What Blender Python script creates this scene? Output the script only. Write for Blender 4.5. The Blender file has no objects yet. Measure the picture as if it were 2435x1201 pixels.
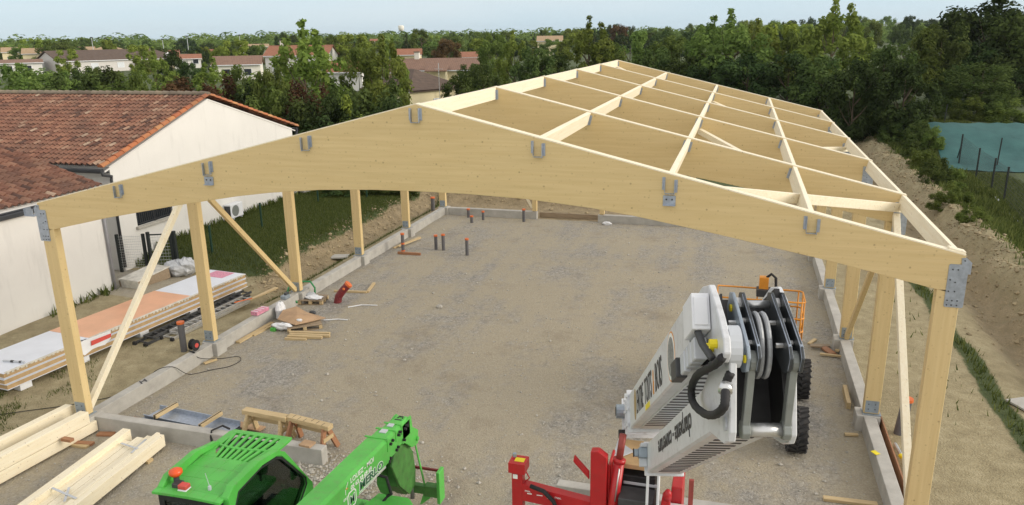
import bpy, bmesh, math, random
from mathutils import Vector, Matrix
R = math.radians
sc = bpy.context.scene
col = sc.collection
rnd = random.Random(7)

# ------------------------------------------------------------------ camera
cam_d = bpy.data.cameras.new('camera'); cam = bpy.data.objects.new('camera', cam_d); col.objects.link(cam)
cam.matrix_world = Matrix.Translation((15.6157, -13.7136, 9.0339)) @ Matrix.Rotation(0.2881, 4, 'Z') @ Matrix.Rotation(1.2956, 4, 'X') @ Matrix.Rotation(-0.0156, 4, 'Z')
cam_d.sensor_width = 36; cam_d.lens = 26.97; cam_d.clip_start = 0.2; cam_d.clip_end = 9000
sc.camera = cam

# ------------------------------------------------------------------ sky, sun, exposure
SUN_EL, SUN_AZ = R(20), R(84)          # azimuth from +Y towards +X
w = bpy.data.worlds.new('World'); sc.world = w; w.use_nodes = True
nt = w.node_tree; bg = nt.nodes['Background']
sky = nt.nodes.new('ShaderNodeTexSky'); sky.sky_type = 'NISHITA'; sky.sun_disc = False
sky.sun_elevation = SUN_EL; sky.sun_rotation = SUN_AZ; sky.altitude = 100; sky.air_density = 1.0; sky.dust_density = 0.3; sky.ozone_density = 3.0
# thin veil of high cloud over the clear sky, bluer towards the horizon
tc = nt.nodes.new('ShaderNodeTexCoord'); sx = nt.nodes.new('ShaderNodeSeparateXYZ'); nt.links.new(tc.outputs['Generated'], sx.inputs[0])
mp = nt.nodes.new('ShaderNodeMapping'); mp.inputs['Scale'].default_value = (1.0, 1.0, 7)
nz = nt.nodes.new('ShaderNodeTexNoise'); nz.inputs['Scale'].default_value = 2.2; nz.inputs['Detail'].default_value = 5
nt.links.new(tc.outputs['Generated'], mp.inputs[0]); nt.links.new(mp.outputs[0], nz.inputs['Vector'])
ad = nt.nodes.new('ShaderNodeMath'); ad.operation = 'MULTIPLY_ADD'; ad.inputs[1].default_value = 0.16; nt.links.new(nz.outputs['Fac'], ad.inputs[0]); nt.links.new(sx.outputs['Z'], ad.inputs[2])
cr = nt.nodes.new('ShaderNodeValToRGB'); nt.links.new(ad.outputs[0], cr.inputs[0]); e = cr.color_ramp.elements; e.new(.5)
e[0].position = .05; e[0].color = (1.46, 1.98, 2.36, 1); e[1].position = .16; e[1].color = (2.02, 2.22, 2.38, 1); e[2].position = .55; e[2].color = (2.55, 2.46, 2.36, 1)
mx = nt.nodes.new('ShaderNodeMix'); mx.data_type = 'RGBA'; mx.inputs[0].default_value = .94
wb = nt.nodes.new('ShaderNodeMapRange'); wb.inputs[1].default_value = .15; wb.inputs[2].default_value = -.9; wb.inputs[3].default_value = 0; wb.inputs[4].default_value = 1; nt.links.new(sx.outputs['Y'], wb.inputs[0])
gl = nt.nodes.new('ShaderNodeMix'); gl.data_type = 'RGBA'; nt.links.new(wb.outputs[0], gl.inputs[0]); nt.links.new(cr.outputs[0], gl.inputs[6]); gl.inputs[7].default_value = (3.35, 3.2, 2.95, 1)  # warm glow added behind the camera to brighten faces turned towards it
nt.links.new(sky.outputs[0], mx.inputs[6]); nt.links.new(gl.outputs[2], mx.inputs[7])
nt.links.new(mx.outputs[2], bg.inputs['Color']); bg.inputs['Strength'].default_value = 0.15
sd = bpy.data.lights.new('sun', 'SUN'); sd.energy = 1.2; sd.angle = R(28); sd.color = (1.0, 0.90, 0.76)
sun = bpy.data.objects.new('sun', sd); col.objects.link(sun)
sv = Vector((math.cos(SUN_EL)*math.sin(SUN_AZ), math.cos(SUN_EL)*math.cos(SUN_AZ), math.sin(SUN_EL)))
sun.rotation_euler = sv.to_track_quat('Z', 'Y').to_euler(); sun.location = (60, 30, 40)
sc.view_settings.view_transform = 'Standard'; sc.view_settings.look = 'None'; sc.view_settings.exposure = 1.25; sc.view_settings.gamma = 1
sc.cycles.max_bounces = 6; sc.cycles.transparent_max_bounces = 8

# ------------------------------------------------------------------ materials
def srgb(h):
    c = [int(h[i:i+2], 16)/255 for i in (0, 2, 4)]
    return tuple(x/12.92 if x <= .04045 else ((x+.055)/1.055)**2.4 for x in c) + (1,)
class NT:
    def __init__(s, name):
        s.m = bpy.data.materials.new(name); s.m.use_nodes = True; s.t = s.m.node_tree; s.p = s.t.nodes['Principled BSDF']; s.out = s.t.nodes['Material Output']
    def n(s, kind, **kw):
        x = s.t.nodes.new('ShaderNode'+kind)
        for k, v in kw.items(): setattr(x, k, v)
        return x
    def l(s, a, b): s.t.links.new(a, b)
    def coord(s, kind='Object', scale=(1, 1, 1)):
        c = s.n('TexCoord'); m = s.n('Mapping'); m.inputs['Scale'].default_value = scale; s.l(c.outputs[kind], m.inputs[0]); return m.outputs[0]
    def pos(s, scale=(1, 1, 1)):
        c = s.n('NewGeometry'); m = s.n('Mapping'); m.inputs['Scale'].default_value = scale; s.l(c.outputs['Position'], m.inputs[0]); return m.outputs[0]
    def noise(s, v, scale, detail=3, rough=.55):
        x = s.n('TexNoise'); x.inputs['Scale'].default_value = scale; x.inputs['Detail'].default_value = detail; x.inputs['Roughness'].default_value = rough; s.l(v, x.inputs['Vector']); return x.outputs['Fac']
    def ramp(s, f, stops):
        x = s.n('ValToRGB'); e = x.color_ramp.elements
        while len(e) < len(stops): e.new(.5)
        for i, (p, c) in enumerate(stops): e[i].position = p; e[i].color = c if len(c) == 4 else tuple(c)+(1,)
        s.l(f, x.inputs[0]); return x.outputs[0]
    def mix(s, f, a, b, mode='MIX'):
        x = s.n('Mix', data_type='RGBA', blend_type=mode)
        for k, v in ((0, f), (6, a), (7, b)):
            if isinstance(v, (int, float, tuple)): x.inputs[k].default_value = v if not isinstance(v, tuple) or len(v) == 4 else v+(1,)
            else: s.l(v, x.inputs[k])
        return x.outputs[2]
    def math(s, op, a, b=None):
        x = s.n('Math', operation=op)
        for k, v in ((0, a), (1, b)):
            if v is None: continue
            if isinstance(v, (int, float)): x.inputs[k].default_value = v
            else: s.l(v, x.inputs[k])
        return x.outputs[0]
    def bump(s, f, strength=.3, dist=.02):
        b = s.n('Bump'); b.inputs['Strength'].default_value = strength; b.inputs['Distance'].default_value = dist; s.l(f, b.inputs['Height']); s.l(b.outputs[0], s.p.inputs['Normal'])
    def base(s, c):
        if isinstance(c, tuple): s.p.inputs['Base Color'].default_value = c if len(c) == 4 else c+(1,)
        else: s.l(c, s.p.inputs['Base Color'])
    def rough(s, r): s.p.inputs['Roughness'].default_value = r
M = {}
def paint(name, c, rough=.45, metal=0, var=.12, scale=3, dirt=None, dust=(.10, .085, .06)):
    t = NT(name); v = t.coord('Object')
    f = t.noise(v, scale, 4)
    dk = tuple(x*(1-var) for x in c[:3]); lt = tuple(min(1, x*(1+var)) for x in c[:3])
    b = t.ramp(f, [(.3, dk), (.7, lt)])
    if dirt:
        g = t.noise(v, 9, 6, .7); b = t.mix(t.math('MULTIPLY', t.ramp(g, [(.52, (0, 0, 0)), (.72, (1, 1, 1))]), dirt), b, dust)
    t.base(b); t.rough(rough); t.p.inputs['Metallic'].default_value = metal
    M[name] = t.m; return t.m
def wood(name, light, dark, axis, knots=True, scale=1.0, rough=.62):
    t = NT(name); sx = [3.2*scale]*3; sx[axis] = .16*scale
    v = t.coord('Object', tuple(x*5 for x in sx))
    f = t.noise(v, 1.0, 5, .6)
    b = t.ramp(f, [(.3, dark), (.68, light)])
    big = t.noise(t.coord('Object', tuple(.55 if i != axis else .12 for i in range(3))), 1.0, 2)
    b = t.mix(t.math('MULTIPLY', big, .25), b, tuple(x*.88 for x in dark[:3]))
    sq = t.n('SeparateXYZ'); t.l(t.coord('Object'), sq.inputs[0]); pa = 0 if axis == 2 else 2
    lam = t.math('FLOOR', t.math('MULTIPLY', sq.outputs[pa], 19)); brd = t.math('FLOOR', t.math('ADD', t.math('MULTIPLY', sq.outputs[axis], .36), t.math('MULTIPLY', lam, .37)))
    wn_ = t.n('TexWhiteNoise', noise_dimensions='2D'); cv = t.n('CombineXYZ'); t.l(lam, cv.inputs[0]); t.l(brd, cv.inputs[1]); t.l(cv.outputs[0], wn_.inputs['Vector'])
    b = t.mix(t.math('MULTIPLY', wn_.outputs['Value'], .20 if name.startswith('glulam') else .08), b, tuple(x*.80 for x in dark[:3]))
    if knots:
        sp_ = t.n('SeparateXYZ'); t.l(t.coord('Object'), sp_.inputs[0]); o1, o2 = [k for k in range(3) if k != axis]
        cb_ = t.n('CombineXYZ'); t.l(sp_.outputs[axis], cb_.inputs[0]); t.l(t.math('ADD', sp_.outputs[o1], sp_.outputs[o2]), cb_.inputs[1])
        for sc_, lo, hi, k_, c_ in ((2.7*scale, .018, .055, .36, (.24, .15, .065)), (1.25*scale, .010, .030, .50, (.16, .09, .04)), (5.1*scale, .03, .08, .22, (.28, .18, .09))):
            vo = t.n('TexVoronoi', voronoi_dimensions='2D'); vo.inputs['Scale'].default_value = sc_; t.l(cb_.outputs[0], vo.inputs['Vector'])
            b = t.mix(t.math('MULTIPLY', t.ramp(vo.outputs['Distance'], [(lo, (1, 1, 1)), (hi, (0, 0, 0))]), k_), b, c_)
    t.base(b); t.rough(rough); t.bump(f, .06, .01); M[name] = t.m; return t.m
GL, GD = (.735, .575, .305), (.645, .485, .235)
for i, ax in enumerate('xyz'):
    wood('glulam_'+ax, GL, GD, i)
    wood('spruce_'+ax, (.88, .82, .66), (.80, .71, .52), i, scale=1.2)
wood('raw_plank', (.66, .52, .30), (.46, .34, .18), 0, scale=2)
wood('raw_plank_y', (.66, .52, .30), (.46, .34, .18), 1, scale=2)
wood('old_plank', (.42, .33, .23), (.22, .16, .10), 0, scale=2)
wood('red_plank', (.42, .21, .11), (.30, .14, .07), 0, scale=2)
paint('galvanised', (.37, .42, .50), .42, .55, .16, 14)
paint('steel_grey', (.30, .36, .42), .4, .3, .15, 5, .25)
paint('aluminium', (.62, .63, .64), .35, .8, .1, 6)
paint('grey_paint', (.23, .25, .24), .4, .2, .08, 4, .2)
paint('white_paint', (.62, .64, .67), .35, 0, .06, 3, .3)
paint('link_shaded', (.06, .068, .075), .38, .4, .15, 6, .2)  # shade between the link plates put into their colour
paint('light_grey', (.50, .53, .57), .45, 0, .06, 4)
paint('steel_light', (.36, .38, .40), .45, .2, .12, 8, .3)
paint('black_rubber', (.018, .018, .02), .75, 0, .3, 12)
paint('black_steel', (.02, .02, .022), .5, .2, .3, 8)
paint('dark_grey', (.055, .058, .062), .55, .1, .2, 6)
paint('tyre_rubber', (.028, .028, .030), .85, 0, .3, 9, .5)
paint('machine_green', (.095, .46, .075), .45, 0, .12, 1.8, .45, (.16, .22, .10))
paint('dull_green', (.06, .20, .04), .6, 0, .25, 6, .5)
paint('machine_red', (.46, .015, .02), .38, 0, .1, 4, .2)
paint('rust_red', (.30, .06, .05), .5, .2, .2, 6)
paint('orange_paint', (.70, .28, .03), .45, 0, .08, 4)
paint('orange_cap', (.66, .15, .035), .5, 0, .08, 5)
paint('beacon_orange', (.80, .10, .02), .25)
paint('yellow', (.80, .66, .02), .5)
paint('pipe_grey', (.115, .115, .125), .45, 0, .12, 6, .25)
paint('duct_red', (.17, .015, .02), .5, 0, .2, 10, .3)
paint('hose_green', (.02, .22, .07), .4)
paint('white_plastic', (.74, .76, .80), .4, 0, .06, 3)
paint('grey_bag', (.48, .50, .53), .6, 0, .22, 4, .3)
paint('cardboard', (.42, .28, .17), .85, 0, .15, 3)
paint('pink', (.62, .26, .36), .7, 0, .3, 20)
paint('orange_film', (.70, .37, .22), .35, 0, .1, 1.2)
paint('panel_white', (.68, .72, .80), .4, 0, .05, 1.5)
paint('insulation', (.45, .31, .16), .9, 0, .15, 5)
paint('film_clear', (.62, .60, .54), .25, 0, .2, 5)
paint('dark_print', (.03, .03, .035), .5)
paint('white_print', (.8, .82, .8), .5)
paint('green_print', (.03, .14, .07), .5)
paint('gold_print', (.36, .25, .10), .5, 0, .3, 40)
paint('grey_print', (.22, .23, .23), .5, 0, .5, 30)
paint('sticker_red', (.60, .08, .07), .5)
paint('gutter', (.035, .038, .044), .45)
paint('downpipe', (.25, .25, .27), .5)
paint('fence_dark', (.02, .026, .026), .5)
paint('fence_green', (.012, .05, .03), .5)
paint('bark', (.10, .075, .05), .9, 0, .3, 6)
paint('stone', (.42, .40, .36), .9, 0, .15, 8)
paint('window_dark', (.03, .035, .045), .15)
paint('shutter', (.62, .66, .70), .5)
paint('door_brown', (.16, .08, .04), .5)
def render_wall(name, c, stain=.5):
    t = NT(name); v = t.coord('Object')
    f = t.noise(v, 1.2, 5, .6)
    st = t.noise(t.coord('Object', (1.6, 1.6, .25)), 1.4, 5, .65)
    b = t.ramp(f, [(.3, tuple(x*.95 for x in c)), (.7, c)])
    b = t.mix(t.math('MULTIPLY', t.ramp(st, [(.55, (0, 0, 0)), (.78, (1, 1, 1))]), stain), b, tuple(x*.72 for x in c))
    t.base(b); t.rough(.9); t.bump(t.noise(v, 60, 3), .25, .01); M[name] = t.m
render_wall('render_white', (.735, .725, .70), .6)
render_wall('render_cream', (.80, .70, .46), .3)
render_wall('render_grey', (.62, .60, .58), .3)
render_wall('render_pale', (.78, .76, .68), .3)
# concrete
t = NT('concrete'); v = t.coord('Object'); f = t.noise(v, 2.2, 6, .65); g = t.noise(t.coord('Object', (1, 1, 4)), 1.1, 3)
b = t.ramp(f, [(.28, (.36, .35, .33)), (.55, (.47, .46, .43)), (.75, (.55, .54, .51))]); b = t.mix(t.math('MULTIPLY', g, .3), b, (.30, .28, .24))
t.base(b); t.rough(.9); t.bump(t.noise(v, 40, 4), .25, .01); M['concrete'] = t.m
# tiles with a per-tile random value in attribute 'tile'
def tile_mat(name, stops):
    t = NT(name); at = t.n('Attribute', attribute_name='tile'); v = t.coord('Object')
    b = t.ramp(at.outputs['Fac'], stops)
    f = t.noise(v, .8, 5, .65); b = t.mix(t.math('MULTIPLY', t.ramp(f, [(.42, (0, 0, 0)), (.66, (1, 1, 1))]), .45), b, (.075, .055, .045))
    f2 = t.noise(v, 7, 5, .7); b = t.mix(t.math('MULTIPLY', t.ramp(f2, [(.60, (0, 0, 0)), (.72, (1, 1, 1))]), .35), b, (.33, .29, .24))
    t.base(b); t.rough(.85); t.bump(t.noise(v, 25, 3), .3, .01); M[name] = t.m
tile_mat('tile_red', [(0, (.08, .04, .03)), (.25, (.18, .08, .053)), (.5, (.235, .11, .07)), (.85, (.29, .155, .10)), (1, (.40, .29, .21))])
tile_mat('tile_verge', [(0, (.36, .115, .05)), (.5, (.44, .16, .065)), (1, (.50, .26, .11))])
tile_mat('tile_ridge', [(0, (.18, .14, .10)), (.5, (.24, .20, .15)), (1, (.30, .24, .16))])
def far_tile(name, a, b_):
    t = NT(name); v = t.coord('Object'); f = t.noise(v, 2.0, 5, .7)
    b = t.ramp(f, [(.3, a), (.7, b_)])
    wv = t.n('TexWave', wave_type='BANDS', bands_direction='X'); wv.inputs['Scale'].default_value = 1.1; t.l(v, wv.inputs['Vector'])
    b = t.mix(t.math('MULTIPLY', wv.outputs['Fac'], .3), b, tuple(x*.5 for x in a)); t.base(b); t.rough(.9); M[name] = t.m
far_tile('far_brown', (.085, .06, .048), (.15, .105, .08)); far_tile('far_red', (.27, .11, .065), (.37, .17, .10)); far_tile('far_tan', (.36, .25, .15), (.46, .33, .2)); far_tile('far_pink', (.19, .115, .085), (.28, .17, .12))
# ground: masks painted as vertex colours (real ground cover, not shade)
t = NT('ground'); at = t.n('Attribute', attribute_name='cover'); sp = t.n('SeparateColor'); t.l(at.outputs['Color'], sp.inputs[0])
v = t.pos()
n1 = t.noise(v, .35, 5, .6); n2 = t.noise(v, 2.3, 6, .65); n3 = t.noise(v, 22, 4, .7)
vo = t.n('TexVoronoi'); vo.inputs['Scale'].default_value = 24; t.l(v, vo.inputs['Vector'])
vo2 = t.n('TexVoronoi'); vo2.inputs['Scale'].default_value = 10; t.l(v, vo2.inputs['Vector'])
peb = t.ramp(vo.outputs['Color'], [(.0, (.10, .095, .086)), (.35, (.25, .238, .217)), (.7, (.345, .33, .302)), (1, (.58, .555, .51))])
peb = t.mix(.4, peb, t.ramp(vo2.outputs['Color'], [(.1, (.165, .157, .142)), (.9, (.39, .375, .342))]))
fines = t.ramp(n3, [(.3, (.285, .25, .182)), (.7, (.445, .395, .298))])
trk = t.noise(t.pos((.75, .085, 1)), 1.0, 4, .6)
ff = t.math('ADD', t.math('MULTIPLY', n1, .75), t.math('MULTIPLY', n2, .5))
ff = t.math('ADD', ff, t.math('MULTIPLY', t.math('SUBTRACT', trk, .5), .75)); gravel = t.mix(t.ramp(ff, [(.47, (.03, .03, .03)), (.70, (.92, .92, .92))]), peb, fines)
dk = t.noise(v, .55, 4, .7); gravel = t.mix(t.math('MULTIPLY', t.ramp(dk, [(.56, (0, 0, 0)), (.74, (1, 1, 1))]), .38), gravel, (.15, .115, .08))
sand = t.ramp(t.math('ADD', t.math('MULTIPLY', n2, .55), t.math('MULTIPLY', n3, .45)), [(.3, (.19, .155, .088)), (.5, (.325, .277, .165)), (.7, (.47, .41, .27))])
sand = t.mix(t.math('MULTIPLY', t.ramp(n1, [(.5, (0, 0, 0)), (.7, (1, 1, 1))]), .45), sand, (.20, .16, .09))
dirt = t.ramp(t.math('ADD', t.math('MULTIPLY', n2, .5), t.math('MULTIPLY', n3, .5)), [(.3, (.14, .11, .066)), (.52, (.29, .23, .14)), (.7, (.45, .365, .235))])
grass = t.ramp(t.math('ADD', t.math('MULTIPLY', n2, .5), t.math('MULTIPLY', n3, .5)), [(.3, (.035, .055, .018)), (.55, (.07, .095, .03)), (.75, (.14, .15, .06))])
def th(ch):  # ragged edge
    x = t.math('ADD', ch, t.math('MULTIPLY', t.math('SUBTRACT', t.math('ADD', t.math('MULTIPLY', n2, .6), t.math('MULTIPLY', n3, .4)), .5), 1.1)); return t.ramp(x, [(.42, (0, 0, 0)), (.58, (1, 1, 1))])
c = t.mix(th(sp.outputs[1]), sand, dirt); c = t.mix(th(sp.outputs[2]), c, grass)
x = t.math('ADD', sp.outputs[0], t.math('MULTIPLY', t.math('SUBTRACT', n2, .5), .25)); c = t.mix(t.ramp(x, [(.45, (0, 0, 0)), (.55, (1, 1, 1))]), c, gravel)
t.base(c); t.rough(.95)
hb = t.math('ADD', t.math('MULTIPLY', vo.outputs['Distance'], -.9), t.math('ADD', t.math('MULTIPLY', n3, 1.3), t.math('MULTIPLY', n2, 2.2))); t.bump(hb, .5, .04); M['ground'] = t.m
# foliage
def leafmat(name, a, b_, tr=.35, yellow=None):
    t = NT(name); oi = t.n('ObjectInfo'); at = t.n('Attribute', attribute_name='leaf')
    b = t.ramp(at.outputs['Fac'], [(0, a), (1, b_)])
    hs = t.n('HueSaturation'); t.l(b, hs.inputs['Color']); t.l(t.math('ADD', t.math('MULTIPLY', oi.outputs['Random'], .6), .72), hs.inputs['Value']); t.l(t.math('ADD', t.math('MULTIPLY', oi.outputs['Random'], .03), .487), hs.inputs['Hue'])
    t.t.nodes.remove(t.p); d = t.n('BsdfDiffuse'); tl = t.n('BsdfTranslucent'); ms = t.n('MixShader'); ms.inputs[0].default_value = tr
    t.l(hs.outputs[0], d.inputs[0]); t.l(hs.outputs[0], tl.inputs[0]); t.l(d.outputs[0], ms.inputs[1]); t.l(tl.outputs[0], ms.inputs[2]); t.l(ms.outputs[0], t.out.inputs[0]); M[name] = t.m
leafmat('leaf_bright', (.115, .175, .035), (.31, .38, .095), .45); leafmat('leaf_mid', (.075, .12, .03), (.23, .295, .08), .42); leafmat('leaf_dark', (.042, .07, .022), (.14, .185, .058), .32)
leafmat('leaf_black', (.026, .046, .018), (.08, .115, .04), .25); leafmat('leaf_brown', (.07, .045, .025), (.17, .10, .055)); leafmat('leaf_lime', (.13, .17, .028), (.30, .36, .075))
leafmat('grass_blade', (.05, .072, .02), (.155, .175, .055), .35)
# glass
t = NT('cab_glass'); t.t.nodes.remove(t.p); g = t.n('BsdfGlossy'); g.inputs['Roughness'].default_value = .03; tp = t.n('BsdfTransparent'); tp.inputs[0].default_value = (.38, .46, .45, 1)
lw = t.n('LayerWeight'); lw.inputs[0].default_value = .25; ms = t.n('MixShader'); t.l(t.math('ADD', t.math('MULTIPLY', lw.outputs['Fresnel'], .8), .05), ms.inputs[0]); t.l(tp.outputs[0], ms.inputs[1]); t.l(g.outputs[0], ms.inputs[2]); t.l(ms.outputs[0], t.out.inputs[0]); M['cab_glass'] = t.m
# tarp netting
t = NT('tarp'); v = t.pos((1, 1, 1)); wv = t.n('TexWave', wave_type='BANDS', bands_direction='X'); wv.inputs['Scale'].default_value = 2.2; t.l(v, wv.inputs['Vector'])
b = t.ramp(t.noise(v, .8, 5, .6), [(.3, (.018, .085, .085)), (.7, (.04, .14, .135))]); b = t.mix(t.math('MULTIPLY', wv.outputs['Fac'], .18), b, (.02, .09, .09)); t.base(b); t.rough(.7); t.bump(t.noise(v, 3, 4), .4, .05); M['tarp'] = t.m

# ------------------------------------------------------------------ mesh builder
class MB:
    def __init__(s): s.v = []; s.f = []; s.mi = []; s.mats = []; s.cur = 0; s.attr = None
    def mat(s, name):
        if name not in s.mats: s.mats.append(name)
        s.cur = s.mats.index(name); return s
    def add(s, vs, fs):
        o = len(s.v); s.v += [tuple(p) for p in vs]; s.f += [tuple(i+o for i in f) for f in fs]; s.mi += [s.cur]*len(fs); return s
    def box(s, c, d, X=None):
        hx, hy, hz = d[0]/2, d[1]/2, d[2]/2; c = Vector(c)
        vs = [Vector((x, y, z)) for x in (-hx, hx) for y in (-hy, hy) for z in (-hz, hz)]
        if X is not None: vs = [X @ p for p in vs]
        return s.add([c+p for p in vs], [(0, 1, 3, 2), (4, 6, 7, 5), (0, 4, 5, 1), (2, 3, 7, 6), (0, 2, 6, 4), (1, 5, 7, 3)])
    def b2(s, lo, hi): return s.box([(a+b)/2 for a, b in zip(lo, hi)], [b-a for a, b in zip(lo, hi)])
    def bar(s, p, q, wd, ht, up=(0, 0, 1)):
        p, q = Vector(p), Vector(q); a = (q-p); L = a.length; a.normalize(); up = Vector(up)
        if abs(a.dot(up)) > .99: up = Vector((0, 1, 0))
        sd_ = a.cross(up).normalized(); u = sd_.cross(a)
        return s.box((p+q)/2, (L, wd, ht), Matrix((a, sd_, u)).transposed())
    def tube(s, pts, r, n=8, cap=True):
        pts = [Vector(p) for p in pts]; rr = r if isinstance(r, (list, tuple)) else [r]*len(pts); vs = []; fs = []; ref = None
        for i, p in enumerate(pts):
            a = (pts[min(i+1, len(pts)-1)]-pts[max(i-1, 0)]).normalized()
            if ref is None: ref = Vector((0, 0, 1)) if abs(a.z) < .9 else Vector((1, 0, 0))
            x = (ref-a*ref.dot(a)).normalized(); ref = x; y = a.cross(x)
            vs += [p+(x*math.cos(k*2*math.pi/n)+y*math.sin(k*2*math.pi/n))*rr[i] for k in range(n)]
        for i in range(len(pts)-1):
            for k in range(n): fs.append((i*n+k, i*n+(k+1) % n, (i+1)*n+(k+1) % n, (i+1)*n+k))
        if cap: fs += [tuple(range(n))[::-1], tuple(range((len(pts)-1)*n, len(pts)*n))]
        return s.add(vs, fs)
    def prism(s, poly, d):   # extrude a planar 3-D polygon by vector d
        n = len(poly); P = [Vector(p) for p in poly]; d = Vector(d)
        return s.add(P+[p+d for p in P], [tuple(range(n))[::-1], tuple(range(n, 2*n))]+[(i, (i+1) % n, (i+1) % n+n, i+n) for i in range(n)])
    def quad(s, *p): return s.add(p, [tuple(range(len(p)))])
    def sphere(s, c, r, nu=10, nv=6, jit=0):
        c = Vector(c); rx, ry, rz = r if isinstance(r, (tuple, list)) else (r, r, r); vs = []; fs = []
        for j in range(nv+1):
            th_ = math.pi*j/nv
            for i in range(nu):
                ph = 2*math.pi*i/nu; k = 1+rnd.uniform(-jit, jit); vs.append(c+Vector((rx*math.sin(th_)*math.cos(ph)*k, ry*math.sin(th_)*math.sin(ph)*k, rz*math.cos(th_)*k)))
        for j in range(nv):
            for i in range(nu): fs.append((j*nu+i, (j+1)*nu+i, (j+1)*nu+(i+1) % nu, j*nu+(i+1) % nu))
        return s.add(vs, fs)
    def mesh(s, name, origin=(0, 0, 0), smooth=False):
        me = bpy.data.meshes.new(name); o = Vector(origin)
        me.from_pydata([Vector(p)-o for p in s.v], [], s.f)
        for m in s.mats: me.materials.append(M[m])
        me.polygons.foreach_set('material_index', s.mi)
        if smooth: me.polygons.foreach_set('use_smooth', [True]*len(s.f))
        me.update(); return me
    def build(s, name, parent=None, bevel=0, smooth=False, origin=None):
        org = world_loc(parent) if parent is not None else (origin or (0, 0, 0))
        bm = bmesh.new(); me = s.mesh(name, org, smooth); bm.from_mesh(me); bmesh.ops.recalc_face_normals(bm, faces=bm.faces); bm.to_mesh(me); bm.free()
        o = bpy.data.objects.new(name, me); col.objects.link(o)
        if parent is not None: o.parent = parent
        else: o.location = org
        if bevel:
            b = o.modifiers.new('bevel', 'BEVEL'); b.width = bevel; b.segments = 1; b.limit_method = 'ANGLE'; b.angle_limit = R(40)
        return o
import re
def side_words(s):   # the house stands on one side of the hall and the sandy mound on the other
    for a_, b_ in (('left of', 'on the house side of'), ('right of', 'on the mound side of')): s = s.replace(a_, b_)
    return re.sub(r'\bright\b', 'mound-side', re.sub(r'\bleft\b', 'house-side', s))
def split_parts(names):
    """each loose piece of these meshes becomes a part of its own"""
    for o in [x for x in col.objects if x.type == 'MESH' and x.name.split('.')[0] in names]:
        me = o.data; par = list(range(len(me.vertices)))
        def find(i):
            while par[i] != i: par[i] = par[par[i]]; i = par[i]
            return i
        for p in me.polygons:
            r_ = find(p.vertices[0])
            for v_ in p.vertices[1:]: par[find(v_)] = r_
        isl = {}
        for v_ in me.vertices: isl.setdefault(find(v_.index), []).append(v_.index)
        bx = []
        for k, ids in isl.items():
            cs = [me.vertices[i].co for i in ids]; bx.append([{k}, [min(c[a_] for c in cs)-.012 for a_ in range(3)], [max(c[a_] for c in cs)+.012 for a_ in range(3)]])
        ch = True
        while ch:
            ch = False
            for i in range(len(bx)):
                for j in range(i+1, len(bx)):
                    if all(bx[i][1][a_] <= bx[j][2][a_] and bx[j][1][a_] <= bx[i][2][a_] for a_ in range(3)):
                        bx[i] = [bx[i][0] | bx[j][0], [min(p, q) for p, q in zip(bx[i][1], bx[j][1])], [max(p, q) for p, q in zip(bx[i][2], bx[j][2])]]; bx.pop(j); ch = True; break
                if ch: break
        if len(bx) < 2: continue
        for ci, (keys, _, _) in enumerate(bx):
            keep = set(i for k in keys for i in isl[k]); bm = bmesh.new(); bm.from_mesh(me); bm.verts.ensure_lookup_table()
            bmesh.ops.delete(bm, geom=[v_ for v_ in bm.verts if v_.index not in keep], context='VERTS'); m2 = me.copy(); bm.to_mesh(m2); bm.free()
            if ci == 0: first = m2
            else: c = o.copy(); c.data = m2; col.objects.link(c)
        o.data = first
def world_loc(o):
    p = Vector((0, 0, 0))
    while o is not None: p += Vector(o.location); o = o.parent
    return p
def tag(o, label=None, cat=None, group=None, kind=None):
    if label: label = side_words(label)
    if label: o['label'] = label
    if cat: o['category'] = cat
    if group: o['group'] = group
    if kind: o['kind'] = kind
    return o
def thing(name, loc, label, cat, group=None):
    o = bpy.data.objects.new(name, None); col.objects.link(o); o.location = loc; o.empty_display_size = .1
    return tag(o, label, cat, group)
def copy_tree(o, parent=None):
    c = o.copy(); col.objects.link(c); c.parent = parent
    for ch in list(o.children): copy_tree(ch, c)
    return c
def text(body, size, X, mat, parent, name='lettering', depth=.004, bold=.0, stretch=1.0, align='LEFT'):
    cu = bpy.data.curves.new('t', 'FONT'); cu.body = body; cu.size = size; cu.extrude = depth; cu.offset = bold; cu.align_x = align; cu.resolution_u = 3
    to = bpy.data.objects.new('t', cu); col.objects.link(to)
    me = bpy.data.meshes.new_from_object(to.evaluated_get(bpy.context.evaluated_depsgraph_get()))
    bpy.data.objects.remove(to); bpy.data.curves.remove(cu)
    me.name = name; me.materials.clear(); me.materials.append(M[mat])
    me.transform(Matrix.Translation(-world_loc(parent)) @ X @ Matrix.Diagonal((stretch, 1, 1, 1)))
    o = bpy.data.objects.new(name, me); col.objects.link(o); o.parent = parent; return o
def frame(o, x, y):   # 4x4 with text x-direction, y-direction
    x = Vector(x).normalized(); y = Vector(y); y = (y-x*y.dot(x)).normalized(); z = x.cross(y)
    m = Matrix((x, y, z)).transposed().to_4x4(); m.translation = Vector(o); return m
def S(a, b, x):
    if a == b: return float(x > a)
    t_ = max(0., min(1., (x-a)/(b-a))); return t_*t_*(3-2*t_)

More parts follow.
